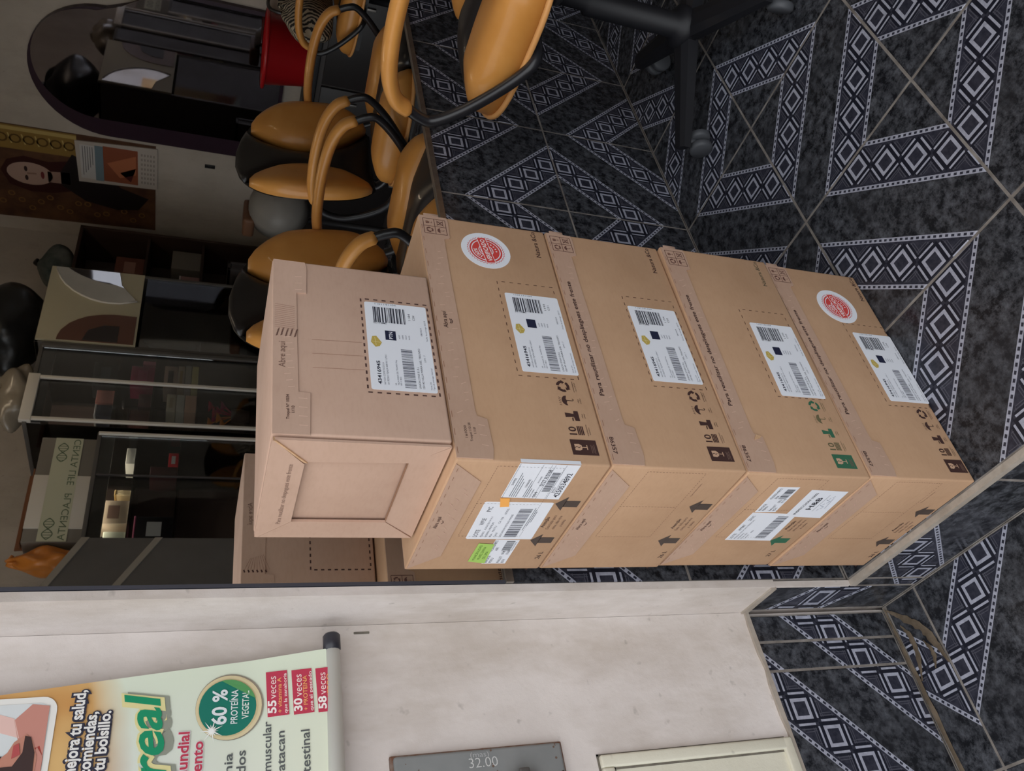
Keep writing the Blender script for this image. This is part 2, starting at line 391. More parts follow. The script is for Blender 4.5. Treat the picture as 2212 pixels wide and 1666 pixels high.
def umbrella(d, x, y, s, c, lay=0, rain=True):
    P = [(x+s*.6*math.cos(math.pi*i/10), y+s*.1+s*.55*math.sin(math.pi*i/10)) for i in range(11)]
    d.poly(P + [(x-s*.3, y+s*.2), (x-s*.05, y+s*.1), (x+s*.2, y+s*.2)][::1], c, lay)
    d.line((x, y+s*.15), (x, y-s*.5), s*.07, c, lay); d.line((x, y-s*.5), (x+s*.16, y-s*.58), s*.07, c, lay); d.line((x+s*.16, y-s*.58), (x+s*.24, y-s*.45), s*.07, c, lay)
    if rain:
        for k in range(5): d.line((x-s*.5+s*.22*k, y+s*.95), (x-s*.58+s*.22*k, y+s*.72), s*.05, c, lay)
def goblet(d, x, y, s, c, bgc, lay=0):
    d.poly([(x-s*.26, y+s*.5), (x+s*.26, y+s*.5), (x+s*.28, y+s*.15), (x+s*.16, y-s*.05), (x-s*.16, y-s*.05), (x-s*.28, y+s*.15)], c, lay)
    d.line((x, y-s*.05), (x, y-s*.42), s*.06, c, lay); d.rect(x-s*.2, y-s*.48, x+s*.2, y-s*.41, c, lay)
    d.line((x-s*.05, y+s*.5), (x+s*.06, y+s*.33), s*.05, bgc, lay+1); d.line((x+s*.06, y+s*.33), (x-s*.06, y+s*.2), s*.05, bgc, lay+1); d.line((x-s*.06, y+s*.2), (x+s*.04, y+s*.05), s*.05, bgc, lay+1)
def icon_grid(d, x0, y0, x1, y1, c, lay=0):
    mx, my = (x0+x1)/2, (y0+y1)/2; d.frame(x0, y0, x1, y1, .9, c, lay); d.line((mx, y0), (mx, y1), .9, c, lay); d.line((x0, my), (x1, my), .9, c, lay)
    q = (x1-x0)/4; r = (y1-y0)/4
    recycle(d, x0+q, y1-r, 5.2, c, lay); goblet(d, mx+q, y1-r, 9, c, (198,150,120), lay)
    umbrella(d, x0+q, y0+r, 8, c, lay, False)
    d.line((mx+q-5, y0+r-5), (mx+q+5, y0+r+5), 1, c, lay); d.line((mx+q-5, y0+r+5), (mx+q+5, y0+r-5), 1, c, lay); d.frame(mx+q-3, y0+r-4, mx+q+3, y0+r+4, .8, c, lay)
def symbol_row(d, c, c2=None, dy=0):
    c2 = c2 or c
    d.rect(14, 14+dy, 36, 48+dy, c, 0); goblet(d, 25, 35+dy, 17, (205,168,140), c, 1)
    for k, q in enumerate((12, 10, 13)): d.rect(25-q/2-2, 21.5-k*2+dy, 25+q/2-2, 22.4-k*2+dy, (120,96,86), 1)
    d.text('10', 43, 36+dy, 10, c2, 0, bold=.02, wd=12)
    for k in range(4): d.rect(43, 26+dy+k*2.2, 56, 27.6+dy+k*2.2, c2, 0)
    d.text('empilhamento', 42, 20.5+dy, 2.0, c2, 0, wd=17); d.text('máximo', 44, 17.5+dy, 2.0, c2, 0, wd=11)
    d.poly([(64, 27+dy), (79, 27+dy), (79, 33+dy), (74.5, 33.6+dy), (76, 45+dy), (69, 45+dy), (70, 34+dy), (64, 33+dy)], c, 0)
    for k in range(4): d.line((65+k*1.5, 35+dy), (63.5+k*1.2, 37+dy), .8, c2, 0)
    d.text('não', 69, 21.5+dy, 2.0, c2, 0, wd=6); d.text('pisar', 69, 18.5+dy, 2.0, c2, 0, wd=7)
    umbrella(d, 95, 36+dy, 13, c2, 0); d.text('não', 92, 21.5+dy, 2.0, c2, 0, wd=6); d.text('molhar', 91, 18.5+dy, 2.0, c2, 0, wd=9)
    recycle(d, 117.5, 38+dy, 9, c, 0); d.text('embalagem', 109, 23.5+dy, 2.0, c2, 0, wd=17); d.text('reciclável', 110, 20.5+dy, 2.0, c2, 0, wd=14)
def ship_label(parent, F, x0, y0, items='54 ITEMS', codes=('1193', 'C01'), tail='PTN', name='shipping_label'):
    """138 x 77 mm paper label with its print; x0,y0 its lower left corner"""
    o, ex, ey = F; n = ex.cross(ey); FF = (o + ex*(x0*.001) + ey*(y0*.001), ex, ey)
    W_, H_ = 138, 77; r = 2.5; P = []
    for cx, cy, a in ((W_-r, r, -90), (W_-r, H_-r, 0), (r, H_-r, 90), (r, r, 180)):
        for k in range(4): P.append(((cx+r*math.cos(math.radians(a+30*k)))*.001, (cy+r*math.sin(math.radians(a+30*k)))*.001))
    lb = MB().prism(P, FF, .0003).build(name, WHITE, parent)
    d = Dec(FF, base=.00045); K = (44, 48, 62); K2 = (92, 96, 110); t = lambda y: H_-y
    for k, (a, b) in enumerate(((8, 49),)): d.bars(105, t(b), 130.5, t(a), (52, 54, 66), 0, 38, False, 3)
    d.text('1101141104', 134.6, t(13), 2.6, K2, 0, rot=-math.pi/2, wd=26)
    d.text(items, 102.6, t(9), 2.6, K, 0, rot=-math.pi/2, wd=16, bold=.01)
    d.text(codes[0], 112, t(55.5), 2.9, K, 0, wd=11.5); d.text(codes[1], 112.5, t(61), 2.9, K, 0, wd=9)
    d.rect(77, t(35), 92, t(22), (38, 42, 66), 0)
    if tail: d.text(tail, 84.5, t(31), 4.6, (226, 228, 236), 1, 'c', bold=.02)
    d.poly([(64.5, t(9)), (72, t(4)), (81, t(6)), (82, t(11)), (72, t(17)), (66, t(14))][::-1], (196, 172, 88), 0)
    d.line((67, t(10)), (80, t(9)), .7, (226, 210, 150), 1); d.line((73, t(5)), (72, t(16)), .7, (226, 210, 150), 1)
    d.text('43416945', 8, t(12.5), 4.3, K, 0, wd=35, bold=.022)
    for k, (s, wd) in enumerate((('NATURA COSMETICOS S.A', 33), ('AV PEDRO TEJADA 2089 M.1 LIMA 1', 46))): d.text(s, 8, t(17.2+k*4.0), 2.2, K2, 0, wd=wd)
    for k, (s, wd) in enumerate((('NA', 3), ('VILLA MARIA DEL TRIUNFO Rep', 38), ('00111802', 13))): d.text(s, 8, t(29.5+k*3.1), 1.9, K2, 0, wd=wd)
    for k, s in enumerate(('ASPIT', 'LIBRE', 'MANUP', 'FRAGIL')): d.text(s, 80, t(40+k*4), 1.8, K2, 0, wd=7)
    d.bars(5, t(52.5), 64, t(39), (84, 86, 100), 0, 92, True, 5)
    d.text('UNION STAR E.I.R.L', 5, t(58), 2.5, K, 0, wd=33); d.text('150142 VILLA MARIA DEL TRIUNFO', 5, t(62.3), 2.5, K, 0, wd=62)
    d.text('LIM1 7', 46, t(68), 2.2, K2, 0, wd=11); d.text('Venta CN', 4, t(71), 1.9, K2, 0, wd=12); d.text('Tipo de entrega: Normal', 4, t(74.2), 1.9, K2, 0, wd=33)
    d.text('0807024', 88, t(68), 2.1, K2, 0, wd=13); d.text('Fecha de entrega: 20210', 80, t(74), 2.0, K2, 0, wd=34)
    d.build('label_print', lb); return lb
def sticker(parent, F, x, y, r=36, red=(214, 74, 70)):
    o, ex, ey = F; FF = (o + ex*(x*.001) + ey*(y*.001), ex, ey); n = 44
    st = MB().prism([(r*.001*math.cos(2*math.pi*i/n), r*.001*math.sin(2*math.pi*i/n)) for i in range(n)], FF, .0003).build('round_sticker', WHITE, parent)
    d = Dec(FF, base=.00045); k = r/36
    for i in range(36):
        a = 2*math.pi*i/36; d.line((25.5*k*math.cos(a), 25.5*k*math.sin(a)), (27.5*k*math.cos(a+.09), 27.5*k*math.sin(a+.09)), .7*k, red, 0); d.line((27.5*k*math.cos(a+.09), 27.5*k*math.sin(a+.09)), (25.5*k*math.cos(a+.174), 25.5*k*math.sin(a+.174)), .7*k, red, 0)
    d.ring(0, 0, 21.5*k, 24*k, red, 0); d.ring(0, 0, 11*k, 20*k, red, 0); d.ring(0, 0, 8*k, 9.6*k, red, 0)
    d.text('100%', 0, 0, 5.5*k, (244, 236, 236), 1, bend=(math.radians(150), 13*k), bold=.02)
    for i in range(5):
        a = math.radians(-75+18*i-15); d.disc(15.4*k*math.cos(a), 15.4*k*math.sin(a), 1.4*k, (244, 236, 236), 1, 6)
    c_, s_ = math.cos(.16), math.sin(.16); R = lambda p, q: (p*c_-q*s_, p*s_+q*c_)
    d.poly([R(-26*k,-7*k), R(26*k,-7*k), R(26*k,7*k), R(-26*k,7*k)], (246, 240, 240), 2); d.poly([R(-25*k,-6.1*k), R(25*k,-6.1*k), R(25*k,6.1*k), R(-25*k,6.1*k)], red, 3)
    q = R(-22*k, -3.4*k); d.text('VERIFICADO', q[0], q[1], 6.8*k, (246, 238, 238), 4, rot=.16, bold=.022, wd=44*k)
    d.build('sticker_print', st); return st
def scratches(d, pts, c=(212, 178, 158)):
    for x, y, l, a in pts: d.line((x, y), (x+l*math.cos(a), y+l*math.sin(a)), .9, c, 0)

FLAP = [(3, 191.5), (2.5, 149), (17, 146.5), (58, 147.5), (62, 159.5), (70, 160.5), (180, 160.2), (300, 161), (366, 160.5), (370, 152), (404, 150.5), (412, 152), (412.5, 191.5)]
SIDE = [(6, 190.5), (40, 152), (120, 152.8), (217, 153.5), (251, 190.5)]
def carton(label, x, y, z, hh, rz, front_text, k, group, lab=None, green=False, sealed=True):
    """one shipping carton; local x along its front, y into depth, z up; k = shift of the print in mm"""
    r = thing('cardboard_box', label, 'box', (x, y, z), rz, group)
    H = hh*1000
    MB().bevbox((0, 0, .0008), (BW*.001, BD*.001, hh-.0008), .0028, 2).build('carton_body', KRAFT, r)
    Ff = (V((0, 0, (H-193)*.001)), FX, FZ); Fl = (V((0, 0, (H-193)*.001)), -FY, FZ)      # both measured from the top edge
    f2 = MB().prism([(p*.001, q*.001) for p, q in FLAP], Ff, .0016).build('front_flap', TAPED, r)
    sd = [(-p*.001, q*.001) for p, q in SIDE]
    f3 = MB().prism(sd, Fl, .0012).build('side_flap', TAPED, r)
    rnd = random.Random(int(z*1000))
    MB().bevbox((.409, .0004, hh-.031), (BW*.001+.006, .0026, hh-.009), .0015, 1).build('end_tab', KRAFT2, r)
    # flap print
    d = Dec(Ff, base=.0019); c = DARK
    if front_text == 'abra':
        d.text('Abra aquí', 198, 176.5, 5.6, c, 0, bold=.012, wd=29); d.line((206, 173), (210, 171), 1, c); d.line((210, 171), (214, 173), 1, c); d.line((206, 171), (210, 169), 1, c); d.line((210, 169), (214, 171), 1, c)
        for s, xx, yy, wd in (('161000', 30, 175, 17), ('Troquel 110138', 25, 169.5, 26), ('1/10', 36, 164, 9)): d.text(s, xx, yy, 3.2, c, 0, wd=wd)
    else:
        d.text('Para reutilizar no despliegues este frente', 106, 176, 6.6, c, 0, bold=.016, wd=205)
        d.text('86357', 42, 187, 5.6, c, 0, rot=math.pi, bold=.012, wd=25)
    icon_grid(d, 375, 155, 406, 187, (112, 78, 70))
    d.build('flap_print', f2)
    d = Dec(Ff, base=.0018)
    scratches(d, [(70+i*13+rnd.uniform(-3,3), 164+rnd.uniform(0,12), rnd.uniform(5,9), 1.9+rnd.uniform(-.25,.25)) for i in range(22)] + [(20+i*14, 152, 8, 1.4) for i in range(3)])
    d.dash((8, 189.6), (408, 189.6), 9, 16, .7, (150, 108, 86)); d.build('flap_creases', f2)
    # front print
    d = Dec(Ff); g1 = (58, 108, 82) if green else DARK
    symbol_row(d, g1, (112, 104, 76) if green else None, k)
    d.text('natura &co' if False else 'Natura &Co', 356, 17.5+k, 7.4, (96, 88, 68) if green else (74, 52, 46), 0, bold=.012, wd=55)
    for a, b in (((130, 13+k), (296, 13+k)), ((296, 13+k), (296, 95+k)), ((296, 95+k), (130, 95+k)), ((130, 95+k), (130, 13+k))): d.dash(a, b, 5.5, 7, 1.1, (96, 66, 54), 0)
    d.build('front_print', r)
    # side print (x measured back from the front corner -> negative on Fl)
    d = Dec(Fl); n = lambda q: -q
    up_arrow(d, n(85), 9.5, g1 if green else (78, 66, 60)); up_arrow(d, n(176), 10.5, g1 if green else (78, 66, 60))
    d.text('Atenção', n(143), 36, 5.2, (92, 70, 60), 0, bold=.015, wd=26)
    for i, (s, xx, wd) in enumerate((('Este lado para', 147, 34), ('cima, não vire', 147, 33), ('a caixa', 140, 17))): d.text(s, n(xx), 28-i*8, 4.6, (128, 98, 82), 0, wd=wd)
    d.text('27 L' if green else '26 L', n(227), 12, 6.6, (84, 62, 54), 0, bold=.015, wd=20)
    for a, b in (((8, 141), (166, 144)), ((166, 144), (166, 61)), ((166, 61), (8, 59)), ((8, 59), (8, 141)), ((88, 143), (88, 60))): d.dash((n(a[0]), a[1]), (n(b[0]), b[1]), 2.2, 2.4, .6, (134, 100, 80), 0)
    d.text('Espacio para etiqueta', n(60), 52, 2.4, (150, 116, 96), 0, wd=30)
    d.build('side_print', r)
    d = Dec(Fl, base=.0015)
    d.text('Abra aquí', n(146), 178, 5.0, (96, 70, 62), 0, wd=28, bold=.01); d.line((n(135), 174.5), (n(131), 172.5), 1, (96,70,62)); d.line((n(131), 172.5), (n(127), 174.5), 1, (96,70,62))
    d.dash((n(14), 186.5), (n(246), 186.5), 7, 11, .7, (150, 112, 92)); scratches(d, [(n(60+i*11), 158+rnd.uniform(0,16), 7, .7) for i in range(14)], (204, 168, 150)); d.build('side_flap_print', f3)
    Fk = (V((BW*.001, BD*.001, (H-193)*.001)), -FX, FZ)
    f4 = MB().prism([(p*.001, q*.001) for p, q in FLAP], Fk, .0014).build('back_flap', TAPED, r)
    d = Dec(Fk, base=.0017); icon_grid(d, 375, 155, 406, 187, (112, 78, 70)); d.text('Abra aquí', 198, 176, 5.6, c, 0, wd=29); d.text('86357', 42, 187, 5.6, c, 0, rot=math.pi, bold=.012, wd=25); d.build('flap_print', f4)
    d = Dec(Fk); d.text('Natura &Co', 356, 17.5, 7.4, (84, 62, 56), 0, bold=.012, wd=60); d.build('back_print', r)
    if lab: ship_label(r, (Ff[0] + V((0, -.0002, 0)), FX, FZ), lab[0], lab[1], lab[2], lab[3], None)
    return r, Ff, Fl
GRP = 'cartons stacked in the doorway'
b4, F4, L4 = carton('brown carton at the bottom of the stack standing on the floor', .495, .715, .0008, .190, -.006, 'para', -6, GRP, (139, 3, '31 ITEMS', ('1196', 'C04')))
sticker(b4, F4, 334, 81, 37)
b3, F3, L3 = carton('brown carton with green print, second from the floor in the stack', .494, .7155, .1912, .199, -.021, 'para', -4, GRP, (132, 6, '55 ITEMS', ('1195', 'C03')), True)
b2, F2, L2 = carton('brown carton without side labels, third from the floor in the stack', .4955, .7135, .3906, .191, -.002, 'para', 2, GRP, (139, 17, '64 ITEMS', ('1194', 'C02')))
b1, F1, L1 = carton('brown carton with green and orange stickers, directly under the small top box', .4955, .713, .5820, .192, 0, 'abra', 0, GRP, (137, 11, '54 ITEMS', ('1193', 'C01')))
sticker(b1, F1, 356, 101, 36)
MB().prism([(p*.001, q*.001) for p, q in ((58, 150), (60, 158), (52, 163), (55, 153))], (F3[0], FX, FZ), .0026).build('torn_corner', EDGE, b3)
def paper(parent, F, pts, name, M=WHITE, base=0):
    return MB().prism([(-p*.001, q*.001) for p, q in pts], F, .0003, base=base).build(name, M, parent)
K, K2 = (60, 62, 72), (110, 112, 122)
# delivery labels on the street side of the second box
lb = paper(b1, L1, [(1, 116.5), (1, 41), (75, 41), (73, 116.5)], 'invoice_label')
d = Dec(L1, base=.00045); n = lambda q: -q
for q in (22, 40, 46, 60, 97): d.line((n(74), 41.5+q*.76), (n(2), 41.5+q*.76), .4, K2)
d.text('4250534892', n(70), 44.5, 7.0, K, 0, wd=52, bold=.012); d.text('INVOICE', n(60), 54.5, 2.4, K2, 0, wd=12); d.bars(n(58), 60, n(16), 70, K, 0, 66, True, 11)
d.text('0127 A 0168', n(46), 72.5, 5.0, K, 0, wd=34, bold=.01); d.text('BOX NUMBER', n(40), 80, 2.0, K2, 0, wd=14); d.text('004', n(71), 74, 4.2, K, 0, wd=11); d.text('PALLET NUMBER', n(72), 80, 2.0, K2, 0, wd=18)
d.text('CONSIGNEE', n(50), 92, 2.6, K, 0, wd=17); d.text('SHIPPER', n(46), 110, 3.0, K, 0, wd=15)
for i, q in enumerate((107, 104.4, 101.8, 99)): d.line((n(71), q), (n(20+i*6), q), .8, K2)
for i, q in enumerate((89.5, 87, 84.5)): d.line((n(71), q), (n(36+i*8), q), .8, K2)
d.build('invoice_print', lb)
# the same label wraps a few millimetres around the corner onto the front
d = Dec(F1, base=.0004); d.rect(0, 41, 5, 116, (232, 235, 242)); d.build('label_overlap', b1)
lb = paper(b1, L1, [(84, 131), (83, 46), (84.5, 43.5), (172, 42), (173.5, 44), (173.5, 130), (171, 132.5), (86, 133)], 'lot_label')
d = Dec(L1, base=.00045)
for s, xx, yy, hh, wd in (('LOTE', 168, 119, 6, 18), ('WP3E', 138, 119, 6, 16), ('PYC', 106, 119, 6, 11), ('PEDIDO', 168, 112, 2.8, 14), ('ALMACEN V4 A.1', 150, 112, 2.8, 32), ('NORMAL PREMIUM', 168, 106, 3, 36), ('FILA   MH/TU', 168, 100, 3, 28), ('CANT', 168, 93.5, 3, 12), ('DESCARGAR DESTINO MADRE', 168, 87, 2.8, 56), ('CX 106', 134, 98, 3, 16), ('AFXXL', 112, 97, 3, 14)): d.text(s, n(xx), yy, hh, K2 if hh < 6 else K, 0, wd=wd)
d.bars(n(168), 66, n(98), 83, (78, 80, 92), 0, 80, True, 21)
for i in range(3): d.line((n(150-i*10), 63-i*2.2), (n(96+i*4), 63-i*2.2), .8, K2)
d.build('lot_print', lb)
MB().prism([(-p*.001, q*.001) for p, q in ((74.5, 117), (74, 105), (93, 100), (94.5, 111))], L1, .0002, base=.0007).build('orange_sticker', mat('orange_paper', lin(255, 182, 92), .5, .3), b1)
lb = paper(b1, L1, [(175, 90.5), (176, 57), (240, 57), (240, 90.5)], 'pallet_label')
d = Dec(L1, base=.00045)
for s, xx, yy, hh, wd in (('INVOICE', 237, 84, 4, 19), ('4250534892', 206, 86, 4.4, 29), ('PERU', 237, 78, 4, 13), ('AIR', 204, 79.5, 4.2, 9), ('PALLET', 237, 67, 4, 18), ('004', 214, 67.5, 4, 9), ('BOX', 237, 60.5, 4, 10), ('0168', 214, 61, 4, 11)): d.text(s, n(xx), yy, hh, K, 0, wd=wd)
d.bars(n(205), 62, n(178), 74, K, 0, 44, True, 31); d.text('4250534892', n(204), 59, 2, K2, 0, wd=24); d.build('pallet_print', lb)
gb = MB().prism([(-p*.001, q*.001) for p, q in ((184, 111), (186, 89), (238, 87), (233, 112))], L1, .0002, base=.0006).build('green_sticker', mat('green_paper', lin(172, 212, 104), .5, .3), b1)
d = Dec(L1, base=.0009)
for i, (s, wd) in enumerate((('MUNICIPALIDAD', 40), ('PILARES ZAFINA', 34), ('DE LIMA', 20))): d.text(s, n(229-i*2), 104-i*6.5, 4, (84, 124, 48), 0, wd=wd)
d.build('green_print', gb)
# labels on the street side of the fourth box
lb = paper(b3, L3, [(29, 126), (28, 92), (93, 89), (94, 122)], 'pallet_label')
d = Dec(L3, base=.00045)
for s, xx, yy, hh, wd in (('INVOICE', 90, 116, 4, 18), ('4250534892', 60, 117, 4, 28), ('PERU', 90, 110, 4, 12), ('SEA', 58, 110, 4, 8), ('PALLET', 90, 99, 4, 17), ('003', 68, 99, 4, 8), ('BOX', 90, 93, 4, 9), ('0115', 68, 93.5, 4, 10)): d.text(s, n(xx), yy, hh, K, 0, wd=wd)
d.bars(n(58), 95, n(33), 108, K, 0, 44, True, 32); d.build('pallet_print', lb)
lb = paper(b3, L3, [(96, 124), (98, 48), (176, 43), (174, 123)], 'lot_label')
d = Dec(L3, base=.00045)
for s, xx, yy, hh, wd in (('LOTE', 171, 114, 5, 16), ('AM06T', 146, 114, 5, 17), ('ZPAC', 118, 114, 5, 14), ('PEDIDO ALMACEN RESIDUAL', 171, 108, 2.8, 56), ('NORMAL', 171, 102, 2.8, 18), ('FILA MH', 171, 96.5, 2.8, 18), ('CANT   480', 171, 91, 2.8, 26)): d.text(s, n(xx), yy, hh, K if hh > 3.5 else K2, 0, wd=wd)
d.bars(n(168), 58, n(104), 76, (78, 80, 92), 0, 80, True, 22); d.build('lot_print', lb)
lb = paper(b3, L3, [(33, 69), (35, 6), (107, 2), (104, 66)], 'inspection_label', base=.0003)
d = Dec(L3, base=.0008)
d.text('INSPECCION 100%', n(98), 52, 4.4, (52, 52, 60), 0, wd=58, bold=.01); d.text('H&B', n(84), 36, 9, (48, 48, 56), 0, wd=32, bold=.02)
d.line((n(88), 30), (n(44), 30), .5, K2)
for i in range(8): d.line((n(86-i*5), 24-(i % 3)*3), (n(82-i*5), 27-((i+1) % 3)*4), .7, (120, 126, 150))
d.line((n(80), 14), (n(52), 18), .5, (120, 126, 150)); d.build('inspection_print', lb)

# small box on top
w0, d0, h0 = .266, .202, .194
r0 = thing('cardboard_box', 'smaller plain box with recessed end panel, topmost on the stack', 'box', (.514, .709, .7752), .004, GRP)
MB().bevbox((.003, 0, .0005), (w0, d0, h0), .0028, 2).build('carton_body', KRAFT2, r0)
Ff, Fl = (V((0, 0, 0)), FX, FZ), (V((.0, 0, 0)), -FY, FZ)
f = MB().prism([(p*.001, q*.001) for p, q in ((2, 193), (2, 155), (58, 153.5), (59, 166), (140, 166.6), (210, 166.5), (211.5, 155), (255, 154), (264, 156), (264.5, 193))], Ff, .0016).build('front_flap', KRAFT2, r0)
d = Dec(Ff, base=.002); d.text('Abre aquí', 92, 180, 7.4, (128, 98, 86), 0, wd=38)
for s, xx, yy, wd in (('Troquel Nº 10034', 21, 176, 33), ('1/10', 30, 170.5, 9)): d.text(s, xx, yy, 3.4, (92, 66, 58), 0, wd=wd, bold=.012)
for i in range(7):
    for j in range(5):
        d.line((138+i*1.8+(j % 2), 190-j*5-i*.4), (139.6+i*1.8+(j % 2), 188-j*5-i*.4), .9 if i < 6 else .5, (104, 74, 66))
for i in range(13): d.line((152+i*3, 191), (150+i*3, 169), .5, (176, 140, 122))
d.build('flap_print', f)
d = Dec(Ff, base=.0018); scratches(d, [(66+i*9, 170+(i % 3)*2, 7, 1.75) for i in range(9)] + [(216+i*11, 160, 8, 1.7) for i in range(3)] + [(14+i*12, 157, 9, 1.55) for i in range(4)], (222, 190, 170)); d.build('flap_creases', f)
d = Dec(Ff)
for a, b in (((66, 7), (213, 7)), ((213, 7), (213, 90)), ((213, 90), (66, 90)), ((66, 90), (66, 7))): d.dash(a, b, 5, 5.2, 1.9, (84, 60, 56))
for yy in (117, 138, 96): d.line((yy, 150), (yy+2, 92), .5, (168, 128, 108))
d.build('front_print', r0)
ship_label(r0, (V((0, -.0002, 0)), FX, FZ), 70.5, 9, '22 ITEMS', ('1184', 'C04'), 'PTN')
Fk = (V((w0, d0, 0)), -FX, FZ)
f = MB().prism([(p*.001, q*.001) for p, q in ((2, 193), (2, 148), (58, 148), (59, 160), (210, 160.5), (211.5, 148), (264, 148), (264.5, 193))], Fk, .0016).build('back_flap', KRAFT2, r0)
d = Dec(Fk, base=.002); d.text('Abre aquí', 92, 180, 7.4, (128, 98, 86), 0, wd=38)
for j in range(6): d.line((203, 190-j*6), (207, 188.5-j*6), 2.2, (92, 64, 58))
for j in range(9): d.line((203, 189-j*4.4), (185-j*.8, 181-j*2.2), .6, (168, 132, 114))
d.build('flap_print', f)
d = Dec(Fk)
for a, b in (((66, 7), (203, 7)), ((203, 7), (203, 96)), ((203, 96), (66, 96)), ((66, 96), (66, 7))): d.dash(a, b, 5, 5.2, 2.2, (84, 60, 56))
d.build('back_print', r0)
# folded end: four board strips around a recessed panel
B = lambda pts, nm, h, M=KRAFT2: MB().prism([(-p*.001, q*.001) for p, q in pts], Fl, h).build(nm, M, r0)
B([(3, 190), (44, 155), (163, 155), (200, 190.5), (199, 193), (4, 193)], 'end_strip', .0042)
B([(2, 190), (2, 2), (36, 41), (41, 154)], 'end_strip', .0030)
B([(3, 1), (200, 1), (163, 42.5), (37, 42.5)], 'end_strip', .0026)
B([(201, 190), (201, 2), (163.5, 42.5), (164, 154.5)], 'end_strip', .0036)
B([(39, 157), (41, 152), (3, 188), (1, 192)], 'torn_edge', .0048, EDGE)
d = Dec(Fl, base=.0046); d.text('Para reutilizar no despegues este frente', -168, 167, 5.4, (146, 118, 104), 0, wd=124); d.build('end_print', r0)
B([(37, 42.4), (163, 42.4), (161, 43.4), (38, 43.4)], 'panel_fold_shade', .0031, mat('board_shadow', lin(150, 116, 94), .9, .1))  # shade along the panel's lower fold, put into the board colour

# ------------------------------------------------------------------ things on the street wall
bn = thing('hanging_banner', 'printed vinyl banner with green lettering hanging on the white street wall', 'banner', (0, YB, 0))
def banner_material():
    M = bpy.data.materials.new('banner_print'); M.use_nodes = True; nt = M.node_tree; b = nt.nodes['Principled BSDF']; g = G(nt)
    tc = nt.nodes.new('ShaderNodeUVMap'); sp = nt.nodes.new('ShaderNodeSeparateXYZ'); nt.links.new(tc.outputs[0], sp.inputs[0]); x, z = sp.outputs[0], sp.outputs[1]
    n = g.noise(7, 3, .5); n2 = g.noise(16, 2, .5)
    pale = g.mix(g.ramp(z, .86, 1.05), lin(229, 232, 210), lin(226, 230, 222))
    pale = g.mix(g.ramp(g.add(x, g.mul(n, .06)), .30, .46), pale, lin(226, 236, 214))
    am = g.mix(g.ramp(n, .35, .65), lin(236, 202, 138), lin(206, 148, 84))
    am = g.mix(g.mul(g.ramp(g.add(g.sub(.36, x), g.mul(n2, .05)), .0, .12), g.ramp(z, 1.16, 1.08)), am, lin(164, 92, 52))
    zz = g.add(z, g.mul(g.sub(n, .5), .05)); f = g.ramp(g.add(zz, g.mul(g.sub(.38, x), .25)), 1.095, 1.135)
    nt.links.new(g.mix(f, pale, am), b.inputs['Base Color']); b.inputs['Roughness'].default_value = .35; b.inputs['Specular IOR Level'].default_value = .4
    return M
bx1 = lambda z: .437 + (z - .862) * -.094            # slanting right edge of the sheet
sheet = MB(); NZ, NX = 40, 24; uv = []; vs = []
def bdep(x, z):                                      # how far the sheet stands off the wall
    return .012 + .010*math.sin((z-.8)*7)*.4 + .012*max(0, min(1, (x-.1)/.3)) + .010*max(0, 1-(z-.86)/.10)
for i in range(NZ+1):
    z = 1.26 + (1.95-1.26)*(i-25)/(NZ-25) if i > 24 else .860 + .40*i/25
    for j in range(NX+1):
        x = -.55 + (bx1(z)+.55)*j/NX; vs.append((x, -bdep(x, z), z)); uv.append((x, z))
q = NX+1; fs = [(i*q+j, i*q+j+1, (i+1)*q+j+1, (i+1)*q+j) for i in range(NZ) for j in range(NX)]
sheet.add(vs, fs, 0, True); sheet.add([(x, y+.0012, z) for x, y, z in vs], [f[::-1] for f in fs], 0, True); sheet.uv = uv + uv
sheet.build('banner_sheet', banner_material(), bn)
MB().tube([(-.55, -.030, .852), (.436, -.030, .852)], .0105, 14).build('bottom_roll', mat('rolled_vinyl', lin(222, 224, 218), .35, .4), bn)
MB().tube([(.434, -.030, .852), (.4375, -.030, .852), (.456, -.030, .852), (.459, -.030, .852)], [.0085, .0118, .0118, .0095], 14).build('end_cap', mat('black_plastic', lin(44, 44, 52), .35, .5), bn)
class Ban(Dec):                                      # print that follows the sheet
    def _put(s, pts, faces, c, lay):
        s.mb.add([(x*.001, -bdep(x*.001, y*.001) - .0011 - lay*.0005, y*.001) for x, y in pts], faces, s._mi(c))
d = Ban((V((0,0,0)), FX, FZ))
RED, GRN, NAVY, GREY = (196, 62, 86), (24, 148, 104), (52, 52, 68), (92, 96, 96)
# rounded photograph of a bearded man looking through a lens
rr = lambda x0, y0, x1, y1, r: [(cx+r*math.cos(math.radians(a+15*k)), cy+r*math.sin(math.radians(a+15*k))) for cx, cy, a in ((x1-r, y0+r, -90), (x1-r, y1-r, 0), (x0+r, y1-r, 90), (x0+r, y0+r, 180)) for k in range(7)]
d.poly(rr(120, 1170, 397, 1500, 16), (240, 238, 232), 0); d.poly(rr(128, 1177, 390, 1492, 12), (222, 226, 226), 1)
d.poly([(300, 1177), (386, 1178), (389, 1196), (372, 1212), (350, 1205), (322, 1187)], (204, 142, 128), 2); d.poly([(352, 1204), (374, 1212), (384, 1240), (362, 1232)], (234, 196, 186), 2)
d.poly([(200, 1177), (330, 1177), (342, 1182), (338, 1192), (318, 1200), (260, 1212), (210, 1220), (180, 1200)], (166, 62, 54), 2)
d.poly([(285, 1183), (330, 1183), (349, 1190), (356, 1197), (348, 1208), (337, 1213), (330, 1221), (322, 1238), (300, 1252), (278, 1246), (262, 1226), (268, 1200)], (198, 138, 118), 3)
d.poly([(268, 1192), (300, 1184), (335, 1186), (352, 1192), (354, 1198), (336, 1198), (322, 1206), (322, 1222), (312, 1216), (296, 1208)], (66, 48, 46), 4)
